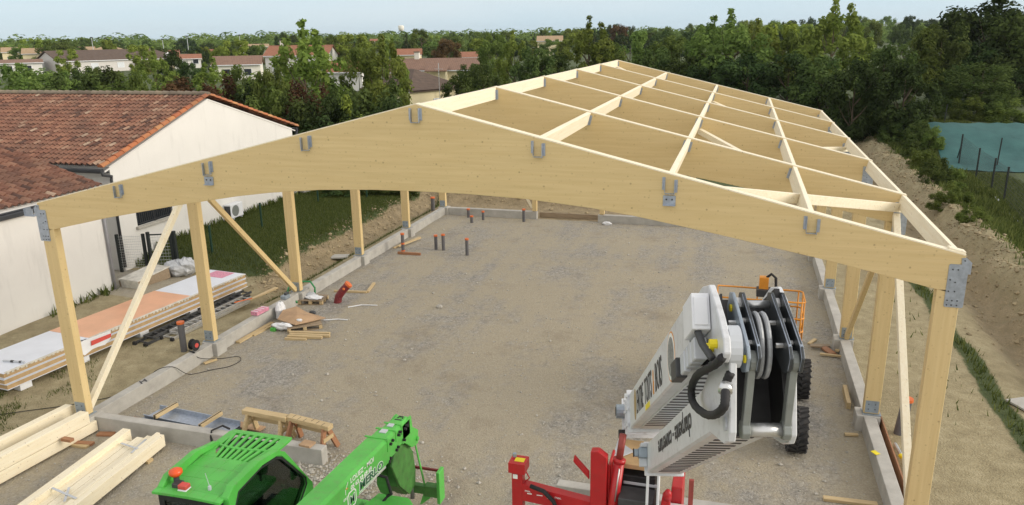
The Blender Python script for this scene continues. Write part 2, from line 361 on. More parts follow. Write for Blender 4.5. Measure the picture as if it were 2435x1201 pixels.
# ------------------------------------------------------------------ terrain
def bump1(x, c, w_): return math.exp(-((x-c)/w_)**2)
def wob(x, y): return .5*math.sin(.7*x+1.3*y)+.3*math.sin(1.9*x-.8*y+1)+.2*math.sin(3.1*x+2.7*y)
def H(x, y):
    z = -.42 + .015*wob(x*1.3, y*1.3)
    inside = 0 < x < 19.4 and 0 < y < 25.2
    if inside: return z+.02*wob(x*.5+3, y*.6)
    # left yard, lawn, ditch
    if x < 0:
        yard = (1-S(10, 13, y))*S(-3.6, -6.2, x)*.3
        lawn = S(11.5, 14, y)*(1-S(27, 30, y))*(S(-1.9+.25*wob(0, y), -3.0+.3*wob(2, y*.8), x)*.62 + S(-3, -9, x)*.08)
        ditch = -.32*bump1(x, -1.45, .42)*S(7, 11, y)*(1-S(27, 29, y))
        z += yard+lawn+ditch
    # cut bank behind the back wall
    if x < 24: z += (S(27.6+.35*wob(x, 0), 29.6+.4*wob(x*.7, 2), y)*(1.0+.12*wob(x*1.7, y*1.5))) * (1-S(20, 24, x))
    # right: trench, mound, bank behind the tarp
    if x > 20:
        f = S(2, 9, y)
        rg = .10*math.sin(3.7*x+1.1*y)+.09*math.sin(2.3*y-1.7*x)+.06*math.sin(5.9*x+4.3*y)+.05*math.sin(6.7*y-3.1*x); z += f*rg*bump1(x, 25.8, 1.7)*(1-S(60, 66, y))
        z += f*(-.62*bump1(x, 24.6+.12*wob(0, y), .75)*(1-S(40, 55, y)) + (.90+.14*wob(x, y*.7))*bump1(x, 26.3+.2*wob(1, y*.6), 1.3)*(1-S(62, 66, y)))
    if x > 19.4: z += 2.35*S(45, 53.5, y)*S(26.5, 30, x) + 2.0*S(56, 66, y)*(1-S(26.5, 30, x))*S(19.4, 23, x)
    # far rise and hills
    z += 1.3*S(34, 90, y)*(1-S(20, 27, x))+ .9*S(90, 170, y)
    z += S(-14, -60, x)*1.0*S(0, 40, y)*(1-S(34, 90, y))
    if y > 350: z += 13*S(380, 900, y)*S(40, 420, x) + 34*S(900, 2000, y)*S(330, 900, x)
    return z
def cover(x, y):
    g = d = gr = 0
    if .05 < x < 19.25 and .05 < y < 25.2: g = 1
    elif y <= .05 and x > -.3-.25*y*0 and x < 20.0: g = 1
    elif y > 25: 
        d = 1 if y < 33 and x < 20 else .3; gr = S(29.3, 32, y)*(1-S(19, 21, x)) if x < 24 else 0
    if x <= 0:
        if y < 11.6: g = S(-5.0, -5.8, x)*S(7.5, 9, y); gr = .38*S(-.9, -2.6, x)*S(7, -1, y)
        if y >= 8: 
            gr = max(gr, S(11.3, 13, y)*S(-2.1, -2.9, x)*1.0, .62*bump1(x, -1.2, .35)*S(9, 12, y)); d = max(d, .85*bump1(x, -2.1, .75)*S(10, 12, y))
        g *= (1-S(11.4, 12.2, y))
    if x > 19.4:
        d = max(d, .6*bump1(x, 24.6, 1.6)*S(3, 12, y)); gr = max(gr, .95*bump1(x, 22.65+.12*wob(1, y), .33)*(1-S(18, 24, y)), .3*bump1(x, 21.4, 1.2)*S(2, 8, y)*(1-S(14, 20, y)))
        gr = max(gr, .46*bump1(x, 26.6, .9)*S(6, 14, y)*(1-S(52, 60, y))); d = max(d, .35*S(8, 14, y)*bump1(x, 25.4, .8)*(1-S(46, 56, y)))
        gr = max(gr, S(26.5+.5*wob(2, y*.5), 27.7+.5*wob(1, y*.5), x)*S(8, 14, y), S(50, 60, y)*.9)
    if y > 45 and not (24.2 < x < 26.8 and y < 62): gr = max(gr, 1.6)
    if x < -10.5: gr = max(gr, 1.6)
    return g, d, gr
def axis(a, b, st, lo, hi):
    n = round((b-a)/st); xs = [a+i*st for i in range(n+1)]; k = st
    while xs[-1] < hi: k *= 1.16; xs.append(xs[-1]+k)
    k = st
    while xs[0] > lo: k *= 1.16; xs.insert(0, xs[0]-k)
    return xs
XS = axis(-12, 34, .25, -2600, 2600); YS = axis(-9, 62, .25, -60, 4200)
gm = bpy.data.meshes.new('ground'); nx, ny = len(XS), len(YS)
vs = vs_ground = [(x, y, H(x, y)) for y in YS for x in XS]
gm.from_pydata(vs, [], [(j*nx+i, j*nx+i+1, (j+1)*nx+i+1, (j+1)*nx+i) for j in range(ny-1) for i in range(nx-1)])
ca = gm.color_attributes.new('cover', 'FLOAT_COLOR', 'POINT'); buf = []
for x, y, z in vs: a_, b_, c_ = cover(x, y); buf += [a_, b_, c_, 1]
ca.data.foreach_set('color', buf); gm.materials.append(M['ground']); gm.polygons.foreach_set('use_smooth', [True]*len(gm.polygons))
go = bpy.data.objects.new('ground', gm); col.objects.link(go); tag(go, kind='structure')

# ------------------------------------------------------------------ concrete footing walls
W, HE, HR, B, CW, CT = 19.34, 5.446, 7.806, 5.0, .36, .20
def He(x): return HE+(HR-HE)*(1-abs(x-W/2)/(W/2))
fo = thing('concrete_footing', (W/2, 12.5, -.4), 'pale grey concrete footing wall around the gravel floor with a plinth under every column', 'footing')
m = MB().mat('concrete').b2((.08, .30, -.75), (.36, 25.0, -.02)); m.build('footing_wall', fo, .012)
MB().mat('concrete').b2((W-.36, .30, -.75), (W-.08, 25.0, -.02)).build('footing_wall', fo, .012)
MB().mat('concrete').b2((.363, 24.98, -.75), (5.55, 25.26, -.025)).build('footing_wall', fo, .012)
MB().mat('concrete').b2((8.85, 24.98, -.75), (W-.363, 25.26, -.025)).build('footing_wall', fo, .012)
MB().mat('concrete').b2((.08, .05, -.75), (6.92, .297, -.015)).build('footing_wall', fo, .012)
MB().mat('concrete').b2((12.42, .05, -.75), (W-.08, .297, -.015)).build('footing_wall', fo, .012)
for i in range(6):
    for x0 in (-.02, W-.52):
        MB().mat('concrete').b2((x0, i*B-.12, -.76), (x0+.54, i*B+.36, -.006)).build('plinth', fo, .012)

# ------------------------------------------------------------------ timber frame
fr = thing('timber_hall_frame', (W/2, 12.5, 0), 'open hall frame of arched glulam portals, pale purlins and diagonal braces on concrete plinths', 'building frame')
RP = [(19.28, 5.40), (19.35, 5.41), (19.44, 5.33), (19.44, 5.13), (19.40, 5.13), (19.40, 4.56), (19.38, 4.54), (19.13, 4.54), (19.11, 4.56), (19.11, 5.27), (19.13, 5.29), (19.29, 5.29)]
BOT = [(0, 6.12), (1, 6.11), (2.2, 6.06), (3.4, 5.95), (4.2, 5.84), (5.7, 5.58), (7.75, 5.18), (9.31, 4.83), (W/2, 4.75)]
def bolts(m, pts, y, r=.014):
    m.mat('dark_grey')
    for x, z in pts: m.tube([(x, y-.012, z), (x, y, z)], r, 6)
for i in range(6):
    y0 = i*B; last = i == 5
    for sd_ in (0, 1):
        x0 = 0 if sd_ == 0 else W-CW
        cpart = MB().mat('glulam_z').b2((x0, y0, .02), (x0+CW, y0+CT, 4.84)).build('column', fr, .008)
        m = MB().mat('steel_grey').b2((x0+.03, y0-.012, .05), (x0+CW-.03, y0-.002, .36)).b2((x0-.02, y0-.06, -.004), (x0+CW+.04, y0+CT+.06, .016))
        bolts(m, [(x0+.10, .14), (x0+.25, .14), (x0+.10, .27), (x0+.25, .27)], y0-.012); m.build('base_plate', cpart)
        poly = [(x if sd_ else W-x, y0-.014, z) for x, z in RP]
        m = MB().mat('galvanised').prism(poly, (0, .012, 0))
        if i == 0 and sd_ == 0: m.b2((-.40, -.03, 5.12), (-.12, .16, 5.135)).b2((-.40, -.03, 5.135), (-.385, .16, 5.30)).b2((-.40, -.014, 5.135), (-.14, -.002, 5.30))
        bolts(m, [((x if sd_ else W-x), z) for x, z in [(19.17, 5.2), (19.25, 5.2), (19.15, 5.02), (19.23, 4.98), (19.15, 4.82), (19.24, 4.82), (19.15, 4.66), (19.22, 4.66), (19.3, 4.66), (19.15, 4.58), (19.22, 4.58), (19.3, 4.58), (19.33, 5.36)]], y0-.014, .012)
        m.build('corner_plate', cpart)
    top = [(0, HE-.004), (W/2, HR), (W, HE-.004)]
    if last:
        bot = [(0, HE-.62), (W/2, HR-.62), (W, HE-.62)]
        poly = [(x, y0, z) for x, z in top]+[(x, y0, z) for x, z in bot[::-1]]
    else:
        bl = [(W/2+u_, z) for u_, z in BOT]; bl = [(W-x, z) for x, z in bl[::-1]][:-1]+bl
        poly = [(x, y0, z) for x, z in top]+[(x, y0, z) for x, z in bl[::-1]]
    bm_ = MB().mat('glulam_x').prism(poly, (0, CT, 0)).build('roof_beam', fr, .006)
    tp = MB().mat('spruce_x')      # paler strip along the beam top
    tp.bar((0, y0+CT/2, HE+.004), (W/2, y0+CT/2, HR+.008), CT-.004, .02).bar((W/2, y0+CT/2, HR+.008), (W, y0+CT/2, HE+.004), CT-.004, .02); tp.build('top_strip', bm_)
    if i == 0:
        for k in range(-3, 4):
            x = W/2+k*W/8; z = He(x); sl = 0 if k == 0 else (.244 if k < 0 else -.244)
            m = MB().mat('galvanised')
            for dx in (-.085, .085): m.b2((x+dx-.004, -.075, z-.34+dx*sl), (x+dx+.004, -.004, z-.07+dx*sl)).b2((x+dx*1.0-(.05 if dx < 0 else -.004), -.012, z-.30+dx*sl), (x+dx+(.004+.046 if dx > 0 else -.004), -.004, z-.07+dx*sl))
            m.b2((x-.085, -.075, z-.345), (x+.085, -.004, z-.337))
            if k in (-2, 2): 
                m.build('joist_hanger', bm_); m = MB().mat('galvanised'); m.b2((x-.11, -.02, z-.55), (x+.11, -.004, z-.38)); m.mat('galvanised').b2((x-.11, -.07, z-.56), (x+.11, -.004, z-.548))
                bolts(m, [(x-.05, z-.45), (x+.05, z-.45)], -.02, .016)
            m.build('bearing_plate' if k in (-2, 2) else 'joist_hanger', bm_)
PH, PW = .30, .10
for i in range(5):
    for k in range(-4, 5):
        x = W/2+k*W/8; y0, y1 = i*B+CT+.006, (i+1)*B-.006
        if abs(k) == 4: x += -.06*k/4
        z = He(x)-.006; sl = 0 if k == 0 else math.copysign(math.atan(.244), k)
        rot = Matrix.Rotation(sl, 3, 'Y')
        pz = Vector((x, (y0+y1)/2, z)) + rot @ Vector((0, 0, -PH/2))
        p = MB().mat('spruce_y').box(pz, (PW, y1-y0, PH), rot).build('purlin', fr, .006)
        if abs(k) < 4 and k >= 0:
            for yy in (y0+.03, y1-.03):
                m = MB().mat('galvanised')
                for dx in (-1, 1): m.box(pz+rot @ Vector((dx*(PW/2+.004), yy-pz.y, -.03)), (.005, .06, PH-.06), rot)
                m.box(pz+rot @ Vector((0, yy-pz.y, -PH/2-.004)), (PW+.014, .06, .005), rot)
                ye = i*B+CT+.003 if yy < pz.y else (i+1)*B-.003
                for dx in (-1, 1): m.box(Vector((pz.x, ye, pz.z))+rot @ Vector((dx*(PW/2+.03), 0, -.03)), (.05, .004, PH-.06), rot)
                m.build('joist_hanger', p)
MB().mat('spruce_x').box((W-.13, .11, HE+.055), (.26, .16, .06), Matrix.Rotation(.24, 3, 'Y')).build('end_block', fr, .006)
# roof braces and wall braces
def kx(k): return W/2+k*W/8
def brace(p, q, wd=.12, ht=.16, mat='spruce_x'): MB().mat(mat).bar(p, q, wd, ht).build('brace', fr, .006)
def rb(k0, f0, k1, f1, dz=-.42):
    a_ = Vector((kx(k0), f0*B+(CT if f1 > f0 else 0), He(kx(k0))+dz)); b_ = Vector((kx(k1), f1*B+(CT if f0 > f1 else 0), He(kx(k1))+dz)); brace(a_, b_)
brace((19.24, 4.97, 5.17), (15.2, .22, 6.32), .14, .2)
rb(3, 1, 2, 2); rb(4, 3, 3, 2, -.36); rb(2, 4, 3, 3); rb(0, 5, 1, 4, -.36); rb(3, 4, 4, 5, -.36); rb(-3, 1, -2, 2); rb(-4, 3, -3, 2, -.36)
for x in (.18, W-.18):
    brace((x, .22, .06), (x, 4.98, 5.0), .14, .16, 'spruce_z'); brace((x, 9.98, .06), (x, 5.22, 5.0), .12, .16, 'glulam_z')
for x in (5.42, 9.05, 13.6):
    MB().mat('glulam_z').b2((x-.12, 5*B+.02, .0), (x+.12, 5*B+.22, He(x)-.63)).build('gable_post', fr, .008)
MB().mat('spruce_z').bar((5.28, 25.12, .15), (3.9, 25.12, 2.6), .10, .12).build('brace', fr, .006)

# ------------------------------------------------------------------ houses on the left
def tile_sheet(mat, o, ex, es, L, D, tw=.27, tl=.40, amp=.065, rise=.045, seed=1):
    """rows of round tiles: o = ridge corner, ex along the ridge, es down the slope"""
    rr = random.Random(seed); o, ex, es = Vector(o), Vector(ex).normalized(), Vector(es).normalized(); n = ex.cross(es); n = n if n.z > 0 else -n
    nc = int(L/tw); nr = int(D/tl); seg = 6; vs = []; fs = []; tv = []
    prof = [amp*math.sin(math.pi*min(1, k/seg/.62)) if k/seg <= .62 else -amp*.35*math.sin(math.pi*(k/seg-.62)/.38) for k in range(seg+1)]
    for r in range(nr):
        for c_ in range(nc):
            b0 = len(vs); jz = rr.uniform(-.006, .006); val = min(1, max(0, rr.gauss(.5, .23))); tilt = rr.uniform(-.01, .01)
            for (d, up) in ((r*tl, 0), ((r+1)*tl+.03, rise), ((r+1)*tl+.03, rise-.05)):
                for k in range(seg+1): vs.append(o+ex*(c_*tw+k/seg*tw)+es*(d+tilt)+n*(prof[k]+up+jz))
            for q in range(2):
                for k in range(seg):
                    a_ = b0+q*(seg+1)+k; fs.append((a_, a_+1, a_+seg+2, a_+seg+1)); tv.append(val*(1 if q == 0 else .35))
    me = bpy.data.meshes.new('roof_tiles'); me.from_pydata(vs, [], fs); at = me.attributes.new('tile', 'FLOAT', 'FACE'); at.data.foreach_set('value', tv); me.materials.append(M[mat]); return me
def link_mesh(name, me, parent):
    me.transform(Matrix.Translation(-world_loc(parent))); o = bpy.data.objects.new(name, me); col.objects.link(o); o.parent = parent; return o
def barrel_row(mat, pts, r, seed, name, parent, lift=.02, tl=.42):
    """overlapping half-round tiles along a polyline"""
    rr = random.Random(seed); vs = []; fs = []; tv = []
    for p, q in zip(pts[:-1], pts[1:]):
        p, q = Vector(p), Vector(q); a_ = (q-p); n = max(1, int(a_.length/tl)); a_.normalize(); sd_ = a_.cross(Vector((0, 0, 1))).normalized(); up = sd_.cross(a_)
        st = (q-p).length/n
        for i in range(n):
            b0 = len(vs); v_ = min(1, max(0, rr.gauss(.5, .25)))
            for e, rad in ((0, r*.9), (1, r*1.08)):
                c_ = p+a_*(i*st+e*(st+.03))+up*(lift*e)
                for k in range(9): th_ = math.pi*k/8; vs.append(c_+sd_*(math.cos(th_)*rad)+up*(math.sin(th_)*rad))
            for k in range(8): fs.append((b0+k, b0+k+1, b0+10+k, b0+9+k)); tv.append(v_)
            fs.append(tuple(range(b0+9, b0+18))); tv.append(v_*.4); fs.append(tuple(range(b0, b0+9))); tv.append(v_*.4)
    me = bpy.data.meshes.new(name); me.from_pydata(vs, [], fs); at = me.attributes.new('tile', 'FLOAT', 'FACE'); at.data.foreach_set('value', tv); me.materials.append(M[mat]); return link_mesh(name, me, parent)

h = thing('white_house', (-16, 18, -.3), 'white rendered house with a bare gable wall and a long weathered red tile roof', 'house')
gx = -8.9; yc, ye0, ye1, zr, ze = 18.05, 11.05, 25.5, 6.52, 4.18   # ridge y, eaves, heights
zl = lambda y: zr-(zr-ze)*abs(y-yc)/((yc-ye0) if y < yc else (ye1-yc))
wy0, wy1 = 11.45, 25.1
wall = MB().mat('render_white').prism([(gx, wy0, -1), (gx, wy1, -1), (gx, wy1, zl(wy1)-.16), (gx, yc, zr-.16), (gx, wy0, zl(wy0)-.16)], (-24, 0, 0)).build('wall', h)
es = Vector((0, ye0-yc, ze-zr)); D = es.length
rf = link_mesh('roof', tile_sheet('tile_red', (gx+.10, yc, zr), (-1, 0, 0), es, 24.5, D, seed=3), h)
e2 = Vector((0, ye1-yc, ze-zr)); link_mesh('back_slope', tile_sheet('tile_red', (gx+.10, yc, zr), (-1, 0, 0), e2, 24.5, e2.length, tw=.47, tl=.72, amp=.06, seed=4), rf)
barrel_row('tile_verge', [(gx+.04, yc, zr+.01), (gx+.04, ye0-.05, ze+.01)], .13, 5, 'verge_tiles', rf)
barrel_row('tile_verge', [(gx+.04, yc, zr+.01), (gx+.04, ye1+.05, ze+.01)], .13, 6, 'verge_tiles', rf)
barrel_row('tile_ridge', [(gx+.14, yc, zr+.03), (-33.4, yc, zr+.03)], .15, 7, 'ridge_tiles', rf)
MB().mat('render_white').prism([(gx-.02, wy0-.3, zl(wy0)-.30), (gx-.02, yc, zr-.17), (gx-.02, wy1+.3, zl(wy1)-.30), (gx-.02, wy1+.3, zl(wy1)-.36), (gx-.02, yc, zr-.23), (gx-.02, wy0-.3, zl(wy0)-.36)], (.05, 0, 0)).build('verge_board', rf)
g = MB().mat('gutter').b2((-33, ye0-.14, ze-.20), (gx+.08, ye0+.03, ze-.06)).b2((-33, ye0+.03, ze-.26), (gx+.02, ye0+.40, ze-.22)).build('gutter', h, .02)
MB().mat('gutter').tube([(gx+.05, ye0-.05, ze-.16), (gx+.05, ye0-.05, ze-.3), (gx+.07, wy0-.02, ze-.42), (gx+.07, wy0-.06, ze-.55), (gx+.07, wy0-.06, -.1)], .06, 10).build('downpipe', h, smooth=True)
MB().mat('gutter').b2((-33, ye1-.03, ze-.20), (gx+.06, ye1+.14, ze-.06)).build('gutter', h, .02)
MB().mat('gutter').tube([(gx+.06, ye1+.05, ze-.15), (gx+.06, ye1-.1, ze-.5), (gx+.06, ye1-.36, ze-.75), (gx+.06, ye1-.36, 0)], .06, 10).build('downpipe', h, smooth=True)
wn = MB().mat('window_dark').b2((gx-.05, 12.5, 1.42), (gx+.012, 14.62, 2.75)).build('window', h)
m = MB().mat('gutter')
for i in range(18): y = 12.6+i*.117; m.b2((gx+.05, y, 1.5), (gx+.075, y+.03, 2.7))
m.b2((gx+.045, 12.5, 1.5), (gx+.08, 14.62, 1.53)).b2((gx+.045, 12.5, 2.1), (gx+.08, 14.62, 2.13)).b2((gx+.013, 13.5, 1.42), (gx+.04, 13.58, 2.75)); m.build('window_bars', wn)
MB().mat('stone').b2((gx-.02, 12.38, 1.28), (gx+.14, 14.78, 1.40)).build('window_sill', wn, .01)

h2 = thing('white_house_wing', (-10, 5, -.3), 'low white rendered wing with a red tile roof beside the panel stack', 'house')
wx = -7.1; ry, rz, rx = 9.25, 3.80, -7.0
MB().mat('render_white').prism([(wx, -14, -1), (wx, -14, 3.72), (-12.6, -14, 5.32), (-12.6, -14, -1)], (0, 22.98, 0)).build('wall', h2)
sl = Vector((-7.0+12.6, 0, 3.80-5.50)); top = (-12.6, ry, 5.50)
r2 = link_mesh('roof', tile_sheet('tile_red', top, (0, -1, 0), sl, 23, sl.length, tw=.25, seed=9, amp=.055), h2)
MB().mat('gutter').b2((rx-.08, -14, 3.55), (rx+.10, ry, 3.70)).b2((-7.35, -14, 3.70), (-7.05, ry-.02, 3.74)).build('gutter', h2, .02)
MB().mat('downpipe').tube([(wx+.07, 8.9, 3.6), (wx+.07, 8.9, -.3)], .06, 10).build('downpipe', h2, smooth=True)

o = thing('heat_pump', (-8.7, 18.6, .5), 'white outdoor heat pump unit mounted on the white gable wall above the lawn', 'heat pump')
MB().mat('white_plastic').b2((gx+.06, 18.25, .42), (gx+.44, 19.25, 1.12)).build('casing', o, .02)
m = MB().mat('grey_paint'); m.tube([(gx+.442, 18.62, .77), (gx+.448, 18.62, .77)], .28, 20); m.build('fan_grille', o)
MB().mat('dark_grey').b2((gx+.08, 18.25-.012, .5), (gx+.42, 18.248, 1.05)).build('side_grille', o)
MB().mat('white_plastic').b2((gx, 18.4, .36), (gx+.46, 18.46, .41)).b2((gx, 19.05, .36), (gx+.46, 19.11, .41)).build('bracket', o)
o = MB().mat('concrete').b2((-9.6, 25.5, -.2), (-8.7, 26.9, .42)).build('concrete_slab', origin=(-9.1, 26.2, .3), bevel=.01); tag(o, 'grey concrete inspection slab in the lawn past the far corner of the gable wall', 'slab')

# ------------------------------------------------------------------ far houses
def house(name, x, y, rz, wd, dp, ew, rw, wallm, roofm, label, hip=False, wins=(), chim=False, gz=None, extra=None):
    gz = H(x, y) if gz is None else gz
    root = thing(name, (x, y, gz), label, 'house', 'houses of the village'); root.rotation_euler.z = R(rz)
    def put(m, nm, par, bev=0):
        me = m.mesh(nm); o = bpy.data.objects.new(nm, me); col.objects.link(o); o.parent = par; return o
    a, b = wd/2, dp/2
    m = MB().mat(wallm).b2((-a, -b, -2), (a, b, ew))
    if not hip: m.prism([(-a, -b+.001, ew), (-a, b-.001, ew), (-a, 0, rw-.12)], (wd, 0, 0))
    put(m, 'wall', root); ov = .35; dz = (rw-ew)/b*ov
    m = MB().mat(roofm); k = min(b*.95, a*.9) if hip else -ov
    P = [(-a-ov, -b-ov, ew-dz), (a+ov, -b-ov, ew-dz), (a+ov, b+ov, ew-dz), (-a-ov, b+ov, ew-dz), (-a+k, 0, rw), (a-k, 0, rw)]
    P2 = [(p[0], p[1], p[2]+.16) for p in P]
    m.add(P2, [(0, 1, 5, 4), (2, 3, 4, 5), (3, 0, 4), (1, 2, 5)] if hip else [(0, 1, 5, 4), (2, 3, 4, 5)])
    m.add(P, [(4, 5, 1, 0), (5, 4, 3, 2)]+([(4, 0, 3), (5, 2, 1)] if hip else [])); m.add([P[0], P[1], P2[1], P2[0]], [(0, 1, 2, 3)]); m.add([P[2], P[3], P2[3], P2[2]], [(0, 1, 2, 3)])
    if not hip:
        for e, f_ in ((0, 4), (4, 3), (1, 5), (5, 2)): m.add([P[e], P[f_], P2[f_], P2[e]], [(0, 1, 2, 3)])
    rf = put(m, 'roof', root)
    m = MB().mat('white_plastic').b2((-a-ov, -b-ov-.12, ew-dz-.02), (a+ov, -b-ov-.002, ew-dz+.12)); put(m, 'gutter', root)
    if chim:
        m = MB().mat('render_pale').b2((-a*.62-.35, -.35, rw-.8), (-a*.62+.35, .35, rw+1.0)).mat('tile_ridge').b2((-a*.62-.45, -.45, rw+1.001), (-a*.62+.45, .45, rw+1.15)); put(m, 'chimney', rf)
    for (side, u0, u1, z0, z1, mt) in wins:
        if side == 'f': lo, hi = (u0, -b-.05, z0), (u1, -b+.02, z1)
        else: lo, hi = (a-.02, u0, z0), (a+.05, u1, z1)
        wm = put(MB().mat(mt).b2(lo, hi), 'door' if mt == 'door_brown' else 'window', root)
        f = MB().mat('white_plastic')
        if side == 'f': f.b2((u0-.12, -b-.08, z0-.12), (u1+.12, -b-.002, z0-.001)).b2((u0-.12, -b-.08, z0), (u0-.001, -b-.002, z1)).b2((u1+.001, -b-.08, z0), (u1+.12, -b-.002, z1))
        else: f.b2((a+.002, u0-.12, z0-.12), (a+.08, u1+.12, z0-.001)).b2((a+.002, u0-.12, z0), (a+.08, u0-.001, z1)).b2((a+.002, u1+.001, z0), (a+.08, u1+.12, z1))
        put(f, 'frame', wm)
    if extra: extra(root, put, a, b)
    return root
def porch(root, put, a, b):
    put(MB().mat('far_pink').add([(-1.6, -b-2.2, 2.35), (1.6, -b-2.2, 2.35), (1.6, -b-.01, 3.1), (-1.6, -b-.01, 3.1), (-1.6, -b-2.2, 2.5), (1.6, -b-2.2, 2.5), (1.6, -b-.01, 3.25), (-1.6, -b-.01, 3.25)], [(0, 1, 2, 3), (7, 6, 5, 4), (0, 4, 5, 1), (1, 5, 6, 2), (3, 7, 4, 0)]), 'porch_roof', root)
    for x in (-1.5, 1.5): put(MB().mat('render_cream').b2((x-.12, -b-2.1, -1), (x+.12, -b-1.86, 2.34)), 'porch_post', root)
    put(MB().mat('render_cream').b2((-1.4, -b-.3, -1), (1.4, -b-.012, 2.3)), 'porch_wall', root)
def dish(root, put, a, b):
    put(MB().mat('white_plastic').tube([(a*.3, -b-.5, 3.4), (a*.3, -b-.45, 3.4)], .5, 14).tube([(a*.3, -b-.01, 3.0), (a*.3, -b-.45, 3.4)], .04, 6), 'satellite_dish', root)
def aerial(root, put, a, b):
    put(MB().mat('aluminium').tube([(a+.4, 0, -1), (a+.4, 0, 5.2)], .035, 6).tube([(a-.2, 0, 4.6), (a+1, 0, 4.6)], .02, 5).tube([(a-.1, 0, 1.9), (a+.9, 0, 1.9)], .02, 5), 'aerial_mast', root)
house('long_house', -132.7, 138.6, 68, 20, 12, 2.6, 4.75, 'render_grey', 'far_brown', 'long far house with a dark brown roof and bare grey gable at its left end', wins=[('f', -3, -1.6, .9, 2, 'shutter'), ('f', 3, 4.4, .9, 2, 'shutter')])
house('yellow_annex', -125.5, 149.5, 68, 10, 10.5, 2.4, 4.6, 'render_cream', 'far_brown', 'pale yellow far house with a satellite dish joined to the long brown roof', hip=True, extra=dish)
house('two_gable_house', -67.5, 123.9, 14, 12, 8, 3.9, 5.6, 'render_white', 'far_red', 'white far house with a bright orange red roof and a white gable on its right', chim=True, wins=[('f', -4.6, -3.2, .8, 2.4, 'shutter'), ('f', -2.4, -1.2, .8, 2.4, 'shutter')])
house('small_house', -38.7, 88.5, 8, 5.2, 4.5, 2.6, 3.9, 'render_white', 'far_red', 'small low far building with a red roof below the white house with orange roof')
house('yellow_house', -27.6, 97.2, 10, 12.6, 7, 2.5, 3.95, 'render_cream', 'far_pink', 'yellow far house with a long brown pink roof, a chimney and a porch', chim=True, wins=[('f', -3.2, -2.2, .6, 1.9, 'window_dark'), ('f', 3, 3.7, .4, 1.9, 'window_dark'), ('f', -4.6, -3.9, .7, 1.9, 'door_brown'), ('f', 4.6, 5.3, .7, 1.9, 'door_brown'), ('f', 5.6, 6.1, .7, 1.9, 'shutter')], extra=porch)
house('yellow_house_wing', -34.6, 97.6, 10, 3.6, 6, 2.3, 3.75, 'render_cream', 'far_pink', 'short wing of brown pink roof beside the chimney end of the yellow house')
house('hip_house', -17.6, 62.6, -26, 7.4, 7.2, 2.65, 4.4, 'render_cream', 'far_brown', 'near yellow house with a dark hipped roof behind the ridge of the frame', hip=True, wins=[('f', -2.9, -1.7, .1, 1.6, 'shutter'), ('f', .7, 2.2, .1, 1.7, 'shutter'), ('r', -.4, .3, .5, 1.7, 'shutter'), ('r', 1.6, 2.2, .5, 1.7, 'shutter')], extra=aerial)
FH = [(-221, 197, 45, 7.6, 7, 3.5, 4.9, 'render_cream', 'far_tan', 'far cream house at the left with a tan roof behind the flat white one'),
 (-187, 175, 42, 8.6, 7, 3.4, 4.8, 'render_cream', 'far_tan', 'far cream house with its yellow gable touching the long brown roof'),
 (-223, 240, 38, 14, 12, 2.8, 4.7, 'render_pale', 'far_tan', 'far wide tan hipped roof over the long brown roof'),
 (-139, 124, 48, 9, 6, 2.6, 3.2, 'render_white', 'far_pink', 'far low white building with a strip of dark windows before the cream houses'),
 (-151, 185, 40, 8, 7, 2.4, 3.6, 'render_white', 'far_red', 'far low red roof behind the black green pine'),
 (-116.6, 152, 38, 6, 6, 2.1, 3.0, 'render_white', 'far_red', 'far small red roof with a white gable beside the pine'),
 (-143.5, 220.5, 33, 8.5, 7, 3.9, 4.7, 'render_white', 'far_tan', 'far tall white house with a pale roof before the orange one'),
 (-73, 111, 30, 8, 7, 2.8, 4.1, 'render_pale', 'far_pink', 'far pinkish tile roof just left of the white house with orange roof'),
 (-40.4, 219, 12, 7.2, 7, 4.6, 5.9, 'render_cream', 'far_tan', 'far tan roofed house on the skyline over the ridge beam'),
 (-56, 148.5, 20, 6, 6, 2.8, 3.9, 'render_cream', 'far_red', 'far red roof showing over the yellow house chimney'),
 (-39.6, 142.4, 12, 4.5, 6, 2.5, 3.4, 'render_cream', 'far_red', 'far small red roof right of the rusty brown tree'),
 (-154.5, 293, 28, 6, 6, 4.1, 4.9, 'render_cream', 'far_tan', 'far cream gable peeping over the orange red roof'),
 (-168.6, 365, 24, 6, 6, 4.6, 5.7, 'render_pale', 'far_red', 'farthest red roof above the green grove'),
 (-250, 254, 44, 10, 8, 2.9, 4.4, 'render_cream', 'far_tan', 'far tan roof just above the left part of the long brown roof'),
 (-159, 215.5, 36, 5, 6, 2, 3.3, 'render_cream', 'far_red', 'far red gable beside the thin cypress')]
for x, y, rz, wd, dp, ew, rw, wm_, rm_, lb in FH:
    house('village_house', x, y, rz, wd, dp, ew, rw, wm_, rm_, lb, hip='hipped' in lb, wins=[('f', -2.4, -1.2, .9, 2, 'window_dark'), ('f', 1.2, 2.4, .9, 2, 'window_dark')] if wd > 5.5 else [])
o = MB().mat('render_pale').tube([(-430, 980, 0), (-430, 980, 17)], 1.2, 12).tube([(-430, 980, 17), (-430, 980, 19), (-430, 980, 24), (-430, 980, 25)], [1.4, 3.6, 3.9, 2.4], 16).build('water_tower', origin=(-430, 980, 0), smooth=True); tag(o, 'pale far water tower standing above the treetops on the skyline', 'water tower')
